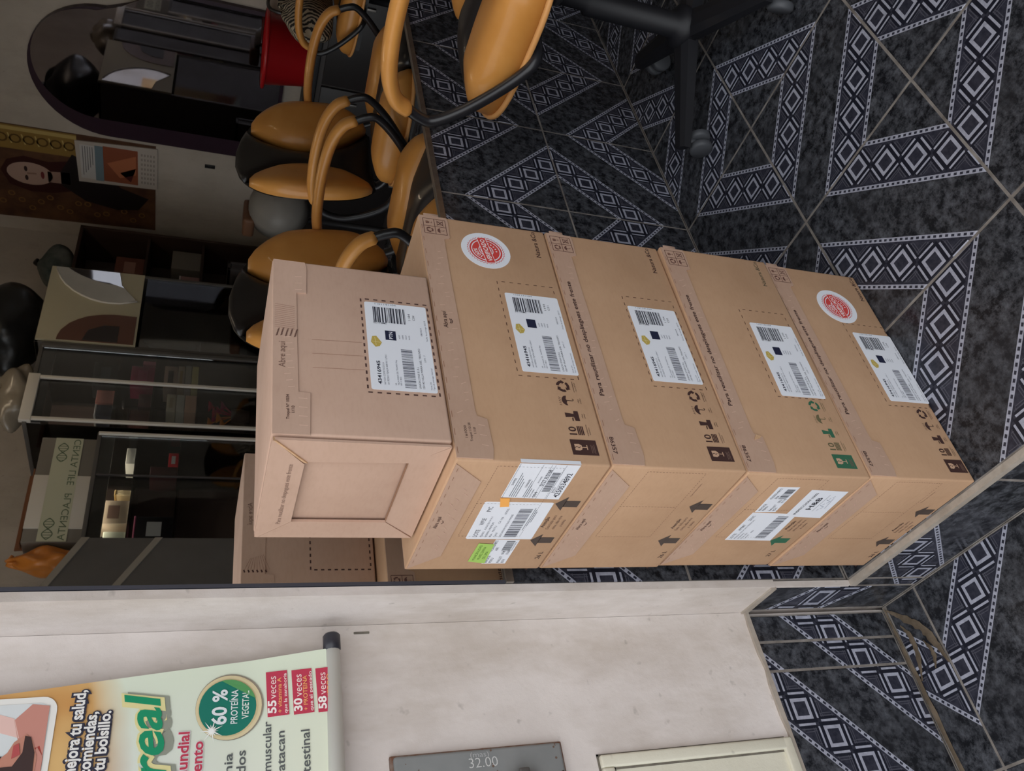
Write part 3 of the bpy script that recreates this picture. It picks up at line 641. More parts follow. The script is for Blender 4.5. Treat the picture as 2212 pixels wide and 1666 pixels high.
d.poly([(334, 1200), (346, 1203), (344, 1208), (330, 1208)], (186, 84, 84), 5); d.poly([(322, 1222), (334, 1218), (330, 1226), (316, 1240), (308, 1232)], (54, 40, 40), 4)
d.ring(300, 1216, 9, 13, (92, 42, 40), 6, 24); d.disc(300, 1216, 9, (206, 178, 164), 6, 24); d.line((297, 1208), (304, 1222), 1.2, (110, 80, 74), 7)
# slogan with dark outline
for s, xr, y, hh, wd in (('mejora tu salud,', 403, 1142, 13.2, 98), ('comiendas,', 377, 1127, 12.4, 70), ('tu bolsillo.', 377, 1112.5, 12.4, 66)):
    d.text(s, xr, y, hh, NAVY, 1, 'r', wd=wd+4, bold=.15); d.text(s, xr-1.5, y, hh, (238, 236, 232), 2, 'r', wd=wd, bold=.03)
d.text('real', 403, 1056, 40, (150, 154, 140), 0, 'r', rot=.16, wd=110, bold=.07, shear=.3)
d.text('real', 402, 1062, 40, (232, 222, 160), 1, 'r', rot=.16, wd=112, bold=.085, shear=.3); d.text('real', 399, 1063, 39, GRN, 2, 'r', rot=.16, wd=105, bold=.02, shear=.3)
d.text('Mundial', 346, 1024, 12.5, (232, 224, 224), 0, 'r', wd=58, bold=.07); d.text('Mundial', 345, 1024, 12.5, RED, 1, 'r', wd=56, bold=.02)
d.text('mento', 334, 1008, 12.0, (232, 224, 224), 0, 'r', wd=50, bold=.07); d.text('mento', 333, 1008, 12.0, RED, 1, 'r', wd=48, bold=.02)
# seal
d.disc(371.5, 979, 40, (150, 140, 124), 0); d.disc(371, 980, 38.8, (224, 208, 166), 1); d.disc(370.5, 981, 35, (214, 196, 150), 2); d.disc(370.5, 981.5, 33.5, (26, 122, 104), 3)
d.poly([(370.5+33.5*math.cos(a), 981.5+33.5*math.sin(a)) for a in [math.radians(-75+10*i) for i in range(10)]], (92, 160, 98), 4)
d.text('60 %', 350, 983, 17.5, (230, 236, 238), 5, wd=42, bold=.025); d.text('PROTEÍNA', 350, 970, 8.2, (226, 234, 234), 5, wd=41, bold=.015); d.text('VEGETAL', 355, 957, 8.2, (226, 234, 226), 5, wd=34, bold=.015)
for i in range(14):
    a = 2*math.pi*i/14+.2; L = 14 if i % 2 else 8
    d.poly([(343, 999), (343+1.2*math.cos(a+1.5), 999+1.2*math.sin(a+1.5)), (343+L*math.cos(a), 999+L*math.sin(a)), (343-1.2*math.cos(a+1.5), 999-1.2*math.sin(a+1.5))], (246, 246, 240), 6)
d.disc(343, 999, 3, (250, 250, 246), 7, 16)
for y0, y1, a, b1_, c1 in ((909, 936, '55', '+ vitamina A', 'que la zanahoria'), (878.5, 904.5, '30', '+ PROTEINA', 'que el pescado'), (852, 874.5, '58', '+ HIERRO', '')):
    d.poly([(356, y0-1), (412, y0+2), (411, y1+1), (355, y1-2)], RED, 0)
    d.text(a, 359, y1-12, 10.2, (250, 240, 236), 1, wd=16, bold=.03, rot=.02); d.text('veces', 377, y1-12, 9.6, (250, 226, 222), 1, wd=28, rot=.02)
    d.text(b1_, 359, y1-19.2, 5.4, (244, 170, 110), 1, wd=44, rot=.03, bold=.015)
    if c1: d.text(c1, 358, y1-25.6, 4.2, (246, 222, 220), 1, wd=50, rot=.03, bold=.015)
for s, xr, y, hh, wd in (('nia', 317, 974, 10, 23), ('dos', 319, 959, 11, 26), ('muscular', 350, 930, 10, 58), ('atacan', 337, 914, 10, 46), ('testinal', 336, 884, 11, 50)): d.text(s, xr, y, hh, GREY, 0, 'r', wd=wd, bold=.012, rot=.012)
d.build('banner_lettering', bn)

mb = thing('meter_box', 'grey sheet-metal meter cover set into the white wall with scratched numbers', 'meter box', (0, YB, 0))
GREYM = mat('grey_paint', lin(146, 148, 148), .5, .4, col2=lin(132, 136, 136), nscale=14, bump=.1)
RUST = mat('rusty_edge', lin(120, 84, 66), .9, .1, col2=lin(150, 140, 132), nscale=60)
MB().bevbox((-.12, -.012, .542), (.300, .004, .776), .004).build('cover', GREYM, mb)
MB().bevbox((-.124, -.006, .538), (.303, .006, .780), .003).build('frame', RUST, mb)
Fm = (V((0, -.012, 0)), FX, FZ); d = Dec(Fm)
d.text('32.00', 277, 677, 13, (206, 206, 204), 0, rot=-math.pi/2, wd=40, bold=-.01); d.text('(mas)', 290, 674, 7, (176, 176, 176), 0, rot=-math.pi/2, wd=26)
for i in range(24): d.disc(random.uniform(250, 298), random.choice((random.uniform(545, 560), random.uniform(735, 774), random.uniform(600, 700))), random.uniform(.6, 1.8), (112, 92, 80), 0, 7)
d.build('scratched_numbers', mb)
MB().bevbox((.15, -.026, .585), (.262, -.010, .628), .004).build('hasp', GREYM, mb)
MB().bevbox((.20, -.030, .60), (.268, -.024, .615), .003).build('hasp_bar', mat('dark_iron', lin(96, 94, 92), .5, .4, .3), mb)
cr = thing('access_panel', 'cream painted recessed panel with moulded frame low on the white wall', 'panel', (0, YB, 0))
CREAM = plaster('cream_paint', lin(226, 222, 204), lin(218, 213, 194), lin(204, 198, 178))
MB().box((-.2, -.003, .176), (.262, .003, .466)).build('panel', CREAM, cr)
for lo, hi in (((.262, -.009, .170), (.279, .004, .484)), ((-.2, -.009, .466), (.262, .004, .484)), ((-.2, -.009, .158), (.279, .004, .176))): MB().bevbox(lo, hi, .003).build('moulding', CREAM, cr)
sh = mat('dark_gap', lin(130, 124, 112), .9, .1, col2=lin(100, 94, 86), nscale=40)  # darker tone for the thin strips beside the moulding and the chip
MB().box((.279, -.0012, .166), (.2815, .002, .487)).build('gap_line', sh, cr); MB().box((-.2, -.0012, .484), (.2815, .002, .487)).build('gap_line', sh, cr)
MB().box((-.2, -.0038, .463), (.262, -.002, .466)).build('gap_line', sh, cr); MB().box((.259, -.0038, .176), (.262, -.002, .466)).build('gap_line', sh, cr)
tag(MB().bevbox((.4325, -.0015, .800), (.4355, .002, .822), .0008).build('wall_chip', sh), 'small dark chipped hole in the white wall plaster beside the banner roll', 'chip').location = (0.038, YB, -.006)

# ------------------------------------------------------------------ salon chairs
YEL = mat('yellow_vinyl', lin(214, 150, 76), .38, .45, col2=lin(204, 138, 64), nscale=12, bump=.12, bscale=22, coat=.15)
YELP = mat('yellow_piping', lin(222, 160, 96), .4, .4)
BLK = mat('black_vinyl', lin(34, 30, 30), .38, .45, bump=.12, bscale=30, coat=.2)
BLKP = mat('black_frame', lin(34, 33, 36), .32, .5)
BASEP = mat('black_nylon', lin(26, 26, 30), .5, .4)
CAST = mat('grey_caster', lin(78, 80, 84), .5, .4)
def pad(name, M, parent, mp, lo, hi, ws, thick, power=.5, nt_=10):
    """upholstered pad: ws = samples along it, lo(w)..hi(w) across, mp(x, w, h) -> point"""
    mb = MB(); o = []
    for w_ in ws:
        a, b = lo(w_), hi(w_); row = []
        endf = min(1, (4*min(w_-ws[0], ws[-1]-w_)/(ws[-1]-ws[0]))**.5)
        for k in range(nt_+1):
            t = k/nt_; x = a + (b-a)*t; row.append((x, w_, thick*(1-abs(2*t-1)**3.2)**power*(.25+.75*endf)*(1 if abs(b-a) > .004 else 0)))
        o.append(row)
    q = nt_+1
    top = [mp(*p) for r in o for p in r]; bot = [mp(p[0], p[1], 0) for r in o for p in r]; N = len(top)
    fs = []
    for i in range(len(ws)-1):
        for k in range(nt_): fs.append((i*q+k, i*q+k+1, (i+1)*q+k+1, (i+1)*q+k)); fs.append((N+i*q+k, N+(i+1)*q+k, N+(i+1)*q+k+1, N+i*q+k+1))
    for k in range(nt_): fs.append((k, N+k, N+k+1, k+1)); e = (len(ws)-1)*q; fs.append((e+k, e+k+1, N+e+k+1, N+e+k))
    for i in range(len(ws)-1): fs.append((i*q, (i+1)*q, N+(i+1)*q, N+i*q)); e = nt_; fs.append((i*q+e, N+i*q+e, N+(i+1)*q+e, (i+1)*q+e))
    mb.add(top + bot, fs, 0, True); ob = mb.build(name, M, parent)
    bm = bmesh.new(); bm.from_mesh(ob.data); bmesh.ops.remove_doubles(bm, verts=bm.verts, dist=.0002); bmesh.ops.recalc_face_normals(bm, faces=bm.faces); bm.to_mesh(ob.data); bm.free(); return ob
def salon_chair(label, x, y, rz, turn):
    r = thing('salon_chair', label, 'chair', (x, y, 0), rz, 'yellow and black salon chairs')
    # backrest: outline half width over w in 0..1
    hw = lambda w_: .262*(max(0, 1-abs((w_-.46)/.54)**2.6))**.5
    cw = lambda w_: min(hw(w_), .045+.135*((w_-.5)/.5)**2)
    def bp(px, w_, h_, sgn=1): return (px, -.250-.055*w_+.75*px*px + h_, .545+.445*w_)
    W_ = [.004+.992*i/30 for i in range(31)]
    pad('back_center', BLK, r, bp, lambda q: -cw(q), cw, W_, .028)
    for s in (-1, 1):
        ws_ = [q for q in W_ if hw(q)-cw(q) > .003]
        pad('back_side_pad', YEL, r, bp, (lambda q: cw(q)) if s > 0 else (lambda q: -hw(q)), (lambda q: hw(q)) if s > 0 else (lambda q: -cw(q)), ws_, .062)
    pad('back_shell', BLKP, r, lambda px, w_, h_: bp(px, w_, -.004-h_), lambda q: -hw(q), hw, W_, .016)
    # seat: long lens-shaped bolsters either side of a black centre
    sw = lambda w_: .245*(max(0, 1-abs(w_)**3.4))**.42
    sc = lambda w_: min(sw(w_), .060+.085*w_*w_)
    def spf(px, w_, h_): return (px, .005+.225*w_, .512+h_+.006*w_)
    S_ = [-.996+1.992*i/30 for i in range(31)]
    pad('seat_center', BLK, r, spf, lambda q: -sc(q), sc, S_, .068, .4)
    for s in (-1, 1):
        ws_ = [q for q in S_ if sw(q)-sc(q) > .003]
        pad('seat_side_pad', YEL, r, spf, (lambda q: sc(q)) if s > 0 else (lambda q: -sw(q)), (lambda q: sw(q)) if s > 0 else (lambda q: -sc(q)), ws_, .080, .42)
    P = [(sw(q), q) for q in S_] + [(-sw(q), q) for q in S_[::-1]]
    MB().tube([(px*1.005, .005+.226*q, .512+.006*q) for px, q in P], .0065, 6, closed=True).build('seat_piping', YELP, r)
    u = MB(); u.box((-.16, -.16, .478), (.16, .17, .511)); u.box((-.03, -.30, .463), (.03, .0, .479)); u.tube(crom([(0,-.05,.473), (0,-.24,.478), (0,-.32,.51), (0,-.315,.56), (0,-.31,.68)]), .02, 8, flat=.5); u.build('under_frame', BLKP, r)
    for s in (-1, 1):
        arm = crom([(s*.256,-.24,.752), (s*.262,-.16,.768), (s*.268,-.04,.772), (s*.272,.06,.762), (s*.272,.12,.738), (s*.270,.145,.704)], 6)
        MB().tube(arm, [.013]+[.020+.004*math.sin(math.pi*i/(len(arm)-1)) for i in range(1, len(arm)-1)]+[.013], 12, flat=.66).build('arm_pad', YEL, r)
        tb = crom([(s*.270,.138,.714), (s*.270,.156,.682), (s*.270,.158,.650), (s*.268,.110,.590), (s*.264,.030,.522), (s*.245,-.01,.496), (s*.15,-.02,.492)], 6)
        tb2 = crom([(s*.256,-.23,.752), (s*.256,-.275,.71), (s*.254,-.28,.63), (s*.245,-.22,.52), (s*.22,-.12,.493), (s*.15,-.08,.490)], 5)
        MB().tube(tb, .0115, 8).tube(tb2, .0115, 8).build('arm_tube', BLKP, r)
    MB().lathe([(.0, .085), (.045, .085), (.045, .12), (.027, .13), (.027, .34), (.018, .345), (.018, .48), (0, .48)], 20).build('gas_column', BASEP, r)
    for k in range(4):
        a = turn + 2*math.pi*k/4; ca, sa = math.cos(a), math.sin(a)
        lg = MB(); n_ = 8; prof = []
        for i in range(n_+1):
            t = i/n_; rr_ = .03 + .228*t; prof.append((rr_, .112-.030*t, .030-.010*t, .034-.012*t))
        vs = []
        for rr_, z, hwid, hh in prof:
            for px, pz in ((-hwid, z-hh), (hwid, z-hh), (hwid, z-hh*.25), (hwid*.45, z), (-hwid*.45, z), (-hwid, z-hh*.25)): vs.append((rr_*ca-px*sa, rr_*sa+px*ca, pz))
        fs = [(i*6+j, i*6+(j+1) % 6, (i+1)*6+(j+1) % 6, (i+1)*6+j) for i in range(n_) for j in range(6)] + [(5,4,3,2,1,0), tuple(n_*6+j for j in range(6))]
        lg.add(vs, fs); leg = lg.build('base_leg', BASEP, r)
        cx, cy = .240*ca, .240*sa; b_ = a + .9*k + .5; ax = V((math.cos(b_), math.sin(b_), 0)); ct = MB()
        for s in (-1, 1): ct.lathe([(0, -.009), (.022, -.009), (.026, -.005), (.026, .005), (.022, .009), (0, .009)], 16, V((cx, cy, .0265)) + ax*s*.014, ax)
        ct.tube([(cx, cy, .03), (cx, cy, .062)], .008, 8); ct.build('caster', CAST, r)
    return r
chA = salon_chair('yellow and black salon chair nearest the stacked cartons, facing the tiled dado', 1.655, .682, -.12, 2.356+.12)
chB = salon_chair('yellow and black salon chair in the middle of the row, seen whole in the mirror', 2.40, .58, -.02, 1.0)
chC = salon_chair('yellow and black salon chair farthest from the cartons, turned away from the mirror', 3.74, .27, math.pi, .2)

# ------------------------------------------------------------------ back wall of the shop (seen in the mirror)
Fb = (V((XW, 0, 0)), -FY, FZ)
pt = thing('wall_poster', 'large brown wall poster of a woman in black with a gold ornament strip', 'poster', (XW, 0, 0))
MB().prism([(1.27, 1.40), (1.93, 1.40), (1.96, 2.36), (1.27, 2.36)], Fb, .003).build('poster_sheet', mat('poster_brown', lin(112, 78, 54), .45, .3, col2=lin(70, 44, 34), nscale=6), pt)
# children of an Empty at (XW,0,0): shift frames back to its local space
for ob in pt.children: ob.location.x = -XW
d = Dec(Fb, 1.0, .0034); GOLD = (150, 120, 60)
d.rect(1.275, 1.83, 1.44, 2.355, GOLD, 0); d.rect(1.285, 1.83, 1.31, 2.355, (196, 170, 104), 1)
for i in range(7):
    z = 1.87+i*.07; d.ring(1.365, z, .022, .032, (92, 66, 26), 1, 12); d.line((1.33, z+.035), (1.40, z+.02), .008, (206, 180, 110), 1)
d.poly([(1.47, 1.86), (1.50, 1.99), (1.48, 2.12), (1.52, 2.21), (1.60, 2.25), (1.70, 2.21), (1.74, 2.10), (1.73, 1.98), (1.70, 1.88), (1.66, 1.80)], (58, 22, 20), 1)
d.disc(1.605, 2.095, .082, (188, 158, 144), 2, 32, .122); d.poly([(1.56, 1.88), (1.57, 2.0), (1.65, 2.0), (1.65, 1.88)], (170, 138, 124), 2)
d.disc(1.572, 2.115, .020, (52, 34, 34), 3, 14, .009); d.disc(1.638, 2.115, .020, (52, 34, 34), 3, 14, .009); d.line((1.605, 2.11), (1.60, 2.06), .012, (150, 118, 106), 3); d.disc(1.605, 2.028, .028, (120, 44, 48), 3, 14, .010)
d.poly([(1.42, 1.86), (1.56, 1.93), (1.66, 1.93), (1.76, 1.80), (1.80, 1.62), (1.78, 1.50), (1.68, 1.44), (1.62, 1.60), (1.50, 1.70)], (32, 24, 24), 2)
for i in range(16):
    a = .5*i; d.ring(1.82+.05*math.sin(i*1.7), 1.48+i*.052, .012, .020, (134, 96, 56), 1, 10)
o_ = d.build('poster_print', pt); o_.location.x = -XW
ca = thing('wall_calendar', 'small white calendar with an orange picture pinned over the brown poster', 'calendar', (XW-.006, 0, 0))
o_ = MB().prism([(1.285, 1.39), (1.59, 1.39), (1.605, 1.83), (1.31, 1.84)], Fb, .006, base=.004).build('calendar_sheet', mat('calendar_paper', lin(196, 186, 176), .6, .2), ca); o_.location.x = -(XW-.006)
d = Dec(Fb, 1.0, .0104)
d.rect(1.33, 1.735, 1.575, 1.815, (206, 204, 202), 0); d.rect(1.325, 1.69, 1.58, 1.735, (120, 140, 150), 0)
d.rect(1.32, 1.50, 1.575, 1.69, (150, 84, 58), 0); d.poly([(1.36, 1.51), (1.44, 1.67), (1.54, 1.60), (1.50, 1.51)], (190, 116, 80), 1); d.poly([(1.45, 1.51), (1.50, 1.60), (1.56, 1.54)], (84, 36, 34), 1)
for i in range(5): d.line((1.34, 1.80-i*.013), (1.55-i*.02, 1.80-i*.013), .004, (110, 108, 110), 1)
for i in range(5):
    for j in range(7): d.rect(1.335+j*.034, 1.405+i*.017, 1.352+j*.034, 1.414+i*.017, (158, 148, 140), 1)
o_ = d.build('calendar_print', ca); o_.location.x = -(XW-.006)
am = thing('arched_mirror', 'tall round-topped mirror with a deep purple frame on the back wall', 'mirror', (XW, 0, 0))
def arch(l, r, top, zb, fl):
    cx, R = (l+r)/2, (l-r)/2; P = [(l, zb), (l, top-R)]
    P += [(cx+R*math.cos(a), top-R+R*math.sin(a)) for a in [math.pi*i/24 for i in range(1, 24)]]
    return P + [(r, top-R), (r-fl*.3, top-R-.12), (r-fl, top-R-.30), (r-fl, zb)]
o_ = MB().prism(arch(1.23, .44, 2.035, .72, .16), Fb, .030).build('frame', mat('purple_lacquer', lin(58, 40, 52), .35, .4, col2=lin(50, 34, 46), nscale=5), am); o_.location.x = -XW
o_ = MB().prism(arch(1.115, .46, 2.015, .74, .16), Fb, .004, base=.030).build('mirror_pane', mat('dim_silver', (.30, .29, .33, 1), .03, .5, 1), am); o_.location.x = -XW
sw_ = thing('light_switch', 'small dark switch plate on the back wall beside the arched mirror', 'switch', (XW, -1.355, 1.09))
MB().bevbox((-.008, -.012, -.03), (0, .012, .03), .002).build('switch_plate', BLKP, sw_); MB().bevbox((-.011, -.006, -.01), (-.007, .006, .01), .001).build('rocker', BASEP, sw_)

# ------------------------------------------------------------------ cabinets along the right wall (seen in the mirror)
CG = mat('grey_laminate', lin(98, 94, 90), .5, .4, col2=lin(88, 84, 80), nscale=4)
CD = mat('dark_laminate', lin(58, 52, 50), .5, .4); WFR = mat('white_profile', lin(222, 216, 204), .4, .4); BEI = mat('beige_board', lin(186, 178, 152), .5, .3)
def glass_mat():
    M = bpy.data.materials.new('clear_glass'); M.use_nodes = True; nt = M.node_tree; nt.nodes.remove(nt.nodes['Principled BSDF'])
    t_ = nt.nodes.new('ShaderNodeBsdfTransparent'); t_.inputs[0].default_value = (.96, .97, .97, 1); g_ = nt.nodes.new('ShaderNodeBsdfGlossy'); g_.inputs['Roughness'].default_value = .02
    f_ = nt.nodes.new('ShaderNodeFresnel'); f_.inputs[0].default_value = 1.5; mx = nt.nodes.new('ShaderNodeMixShader')
    nt.links.new(f_.outputs[0], mx.inputs[0]); nt.links.new(t_.outputs[0], mx.inputs[1]); nt.links.new(g_.outputs[0], mx.inputs[2]); nt.links.new(mx.outputs[0], nt.nodes['Material Output'].inputs[0]); return M
GLASS = glass_mat()
YF, YK = -1.46, -1.95                       # cabinet front and back
def fill_mat(n_, c_, st):
    M = bpy.data.materials.new(n_); M.use_nodes = True; b = M.node_tree.nodes['Principled BSDF']; b.inputs['Emission Color'].default_value = c_; b.inputs['Emission Strength'].default_value = st; return M
FILL = fill_mat('vitrine_fill_glow', (1, .88, .74, 1), 15.0)  # added fill glow for the vitrine goods, no lamp of the shop
def cabinet(name, label, x0, x1, top, shelves, base=.55, carc=CG, posts=(), glass=True, glz=None):
    r = thing(name, label, 'cabinet', ((x0+x1)/2, (YF+YK)/2, 0)); ox, oy = (x0+x1)/2, (YF+YK)/2; t_ = .018
    L = lambda lo, hi: ((lo[0]-ox, lo[1]-oy, lo[2]), (hi[0]-ox, hi[1]-oy, hi[2]))
    for a, b in ((x0, x0+t_), (x1-t_, x1)): MB().bevbox(*L((a, YK, 0), (b, YF, base if glass and not glz else top)), .002).build('side_panel', carc, r)
    MB().bevbox(*L((x0, YK, top-t_), (x1, YF, top)), .002).build('top_panel', carc, r)
    MB().box(*L((x0, YK, 0), (x1, YK+.008, top))).build('back_panel', mat('brown_backing', lin(84, 68, 60), .6, .3), r)
    MB().bevbox(*L((x0+t_, YK+.01, 0), (x1-t_, YF-.004, base)), .002).build('base_unit', carc, r)
    for z in shelves: MB().bevbox(*L((x0+t_, YK+.01, z-(.006 if glass and not glz else .014)), (x1-t_, YF-.03, z)), .001).build('shelf', GLASS if glass and not glz else carc, r)
    for a, zt, wd, M in posts: MB().bevbox(*L((a-wd, YF-.002, base), (a+wd, YF+.012, zt)), .002).build('post', M, r)
    if glass and not glz:
        for a in (x0+.004, x1-.010): MB().box(*L((a, YK+.01, base), (a+.005, YF-.01, top-t_))).build('side_glass', GLASS, r)
        MB().bevbox(*L((x0+.05, YF-.05, top-t_-.014), (x1-.05, YF-.035, top-t_-.001)), .003).build('glow_tube', FILL, r)  # added tube, kept out of sight, that brightens the goods
        MB().bevbox(*L((x0+t_, YF-.028, top-t_-.055), (x1-t_, YF-.012, top-t_)), .002).build('fill_tube_cover', carc, r)  # added lip that hides the fill tube from view
    if glass: MB().box(*L((x0+t_, YF-.009, base), (x1-t_, YF-.004, glz or top-t_))).build('glass_door', GLASS, r)
    return r, ox, oy
cA, ax_, ay_ = cabinet('display_cabinet', 'grey display cabinet with a cream upper door cut in curves around mirrors', 3.04, 3.58, 1.83, (.84, 1.08), .62, glz=1.36)
Fc = (V((-ax_, YF-ay_, 0)), FX, FZ); FcB = (V((-ax_, YF-ay_, 0)), -FX, FZ)     # front faces +Y -> ex = -X
q_ = lambda pts: [(-a, b) for a, b in pts]
MB().prism(q_([(3.05, 1.375), (3.57, 1.375), (3.57, 1.825), (3.05, 1.825)]), FcB, .012).build('upper_door', BEI, cA)
arc = [(3.40+ .26*math.cos(a)*1.0, 1.66+.26*math.sin(a)) for a in []]
up_ = [(3.565, 1.805), (3.54, 1.80), (3.48, 1.772), (3.44, 1.745), (3.40, 1.705), (3.37, 1.66), (3.348, 1.615), (3.335, 1.57), (3.33, 1.52), (3.335, 1.47), (3.36, 1.395), (3.47, 1.48), (3.565, 1.50)]
MB().prism(q_(up_), FcB, .004, base=.012).build('door_mirror', MIRROR, cA)
MB().tube([V((-ax_, YF-ay_, 0)) + V((a, .018, b)) for a, b in crom([(3.56, 1.81, 0), (3.44, 1.745, 0), (3.37, 1.66, 0), (3.335, 1.57, 0), (3.335, 1.47, 0), (3.36, 1.395, 0)], 4) for a, b in [(a, b)]] if False else [V((a-ax_, YF-ay_+.018, b)) for a, b in up_[1:11]], .005, 8).build('mirror_rim', WFR, cA)
lo_ = [(3.055, 1.735), (3.08, 1.733), (3.12, 1.722), (3.17, 1.69), (3.20, 1.655), (3.225, 1.615), (3.245, 1.55), (3.252, 1.50), (3.252, 1.45), (3.25, 1.385), (3.055, 1.385)]
MB().prism(q_(lo_), FcB, .003, base=.012).build('brown_inset', mat('brown_gloss', lin(104, 70, 58), .25, .5), cA)
MB().prism(q_([(3.06, 1.62), (3.13, 1.60), (3.17, 1.53), (3.17, 1.46), (3.06, 1.46)]), FcB, .002, base=.015).build('inset_recess', CD, cA)
cB, bx_, by_ = cabinet('glass_vitrine', 'tall glass vitrine with white uprights holding stacked small boxes', 2.54, 3.03, 1.80, (.80, 1.06, 1.27, 1.44), .50, CG,
    ((2.815, 1.79, .008, WFR), (2.568, 1.79, .008, WFR), (3.018, 1.79, .010, CG)))
MB().bevbox((2.55-bx_, YF-by_-.01, 1.765), (2.83-bx_, YF-by_+.014, 1.815), .003).build('top_rail', WFR, cB)
cC, cx_, cy_ = cabinet('low_showcase', 'low glass showcase carrying the lettered carton and a loose orange bag', 1.80, 2.51, 1.48, (.80, 1.12, 1.31), .50, CG, ((2.50, 1.475, .007, WFR), (2.27, 1.46, .003, CD)))
rail = MB().bevbox((1.785-cx_, YK-cy_, 1.44), (1.7995-cx_, YF-cy_, 1.478), .002).build('side_rail', mat('pale_laminate', lin(150, 142, 130), .5, .3), cC)
YF, YK = -1.76, -2.04
cD, dx_, dy_ = cabinet('wall_shelf', 'dark wooden shelf unit in the corner beside the brown poster', 3.78, 4.27, 1.80, (1.10, 1.42), .50, mat('dark_wood', lin(64, 46, 38), .5, .3, col2=lin(50, 36, 30), nscale=10, stretch=(1,1,.1)), glass=False)
YF, YK = -1.46, -1.95
cE, ex_, ey_ = cabinet('low_counter', 'low black counter with pale edge trim standing between the cabinets and the corner', 3.705, 3.775, .95, (), .93, CD, glass=False)

# goods on the shelves: each its own object
def good(name, label, cat, x0, x1, z0, z1, col, y=YF-.05, dep=.12, grp=None, mark=None, lid=None):
    w_, h_ = x1-x0, z1-z0; r = thing(name, label, cat, ((x0+x1)/2, y-dep/2, z0+.0005), 0, grp); M = ink(*col) if isinstance(col, tuple) else col
    MB().bevbox((-w_/2, -dep/2, 0), (w_/2, dep/2, h_), .003).build('carton' if cat == 'box' else 'body', M, r)
    if mark: MB().box((-w_*.28, dep/2, h_*.3), (w_*.28, dep/2+.001, h_*.7)).build('printed_mark', ink(*mark), r)
    if lid: MB().bevbox((-w_/2-.001, -dep/2-.001, h_), (w_/2+.001, dep/2+.001, h_+.008), .002).build('lid', ink(*lid), r)
    return r
gB = 'small boxes stacked in the glass vitrine'
good('product_box', 'peach box at the foot of the left stack in the white-framed vitrine', 'box', 2.69, 2.80, 1.061, 1.115, (226, 186, 158), grp=gB)
good('product_box', 'white patterned box in the middle of the left stack in the vitrine', 'box', 2.69, 2.80, 1.117, 1.155, (216, 212, 198), grp=gB)
good('product_box', 'cream box on top of the left stack in the vitrine', 'box', 2.69, 2.80, 1.157, 1.20, (214, 202, 176), grp=gB, mark=(196, 180, 150))
good('product_box', 'pale yellow long box lowest behind the white upright of the vitrine', 'box', 2.835, 2.995, 1.061, 1.093, (214, 204, 142), grp=gB)
good('product_box', 'light grey long box second in the right stack of the vitrine', 'box', 2.835, 2.995, 1.095, 1.125, (186, 180, 164), grp=gB)
good('product_box', 'tan box with gold stripe third in the right stack of the vitrine', 'box', 2.84, 2.99, 1.127, 1.160, (196, 176, 150), grp=gB, mark=(180, 150, 90))
good('product_box', 'beige box with small black square on top of the right stack', 'box', 2.84, 2.985, 1.162, 1.225, (198, 170, 150), grp=gB, mark=(30, 28, 30))
good('gift_box', 'shiny magenta gift box on the upper vitrine shelf', 'box', 2.85, 2.97, 1.271, 1.38, (164, 36, 84), mark=(190, 70, 112))
good('gift_box', 'pink gift box beside the magenta one on the vitrine shelf', 'box', 2.985, 3.008, 1.271, 1.33, (206, 120, 140))
good('storage_case', 'glossy black case with a round knob high in the vitrine', 'case', 2.84, 2.98, 1.441, 1.55, (24, 28, 30), mark=(60, 70, 72))
good('product_jar', 'dark glass jar with white lid behind the white vitrine uprights', 'jar', 2.64, 2.71, 1.441, 1.51, (66, 66, 76), lid=(220, 216, 210))
good('product_jar', 'brown jar on the middle vitrine shelf between the uprights', 'jar', 2.62, 2.69, 1.271, 1.36, (92, 56, 52), lid=(60, 34, 34))
good('soft_bundle', 'pink folded bundle on the top vitrine shelf between white uprights', 'bundle', 2.72, 2.80, 1.441, 1.52, (196, 132, 118))
good('brush_set', 'maroon brush roll on the middle vitrine shelf', 'roll', 2.71, 2.79, 1.271, 1.33, (84, 40, 46))
gp = thing('plastic_flowers', 'bunch of red and orange artificial flowers low in the vitrine', 'flowers', (2.72, YF-.10, .8005))
MB().lathe([(.03, 0), (.04, .05), (.036, .09)], 14).build('pot', ink(70, 54, 50), gp)
for i in range(9):
    a = i*2.4; p = V((.05*math.cos(a), .04*math.sin(a), .12+.02*(i % 4)))
    MB().tube([(0, 0, .07), p], .003, 5).lathe([(.004, 0), (.022, .012), (.028, .022), (.012, .020), (0, .024)], 8, p).build('flower', ink(*((206, 40, 72), (226, 130, 40), (190, 30, 90))[i % 3]), gp)
gA = 'small boxes in the grey display cabinet'
for i, (x0, x1, z0, z1, c, lb_) in enumerate(((3.44, 3.55, 1.081, 1.125, (92, 70, 96), 'dark plum box lowest in the stack inside the grey display cabinet'), (3.42, 3.555, 1.127, 1.165, (190, 178, 150), 'cream long box in the stack inside the grey display cabinet'), (3.44, 3.555, 1.167, 1.205, (212, 176, 110), 'straw coloured box in the stack inside the grey display cabinet'), (3.45, 3.55, 1.207, 1.250, (84, 170, 184), 'turquoise and pink box topmost in the stack inside the grey display cabinet'))):
    good('product_box', lb_, 'box', x0, x1, z0, z1, c, grp=gA, mark=(220, 190, 196) if i == 3 else None)
sb = thing('plastic_bag', 'grey translucent plastic bag filled with goods on the lower cabinet shelf', 'bag', (3.20, YF-.12, 1.0805))
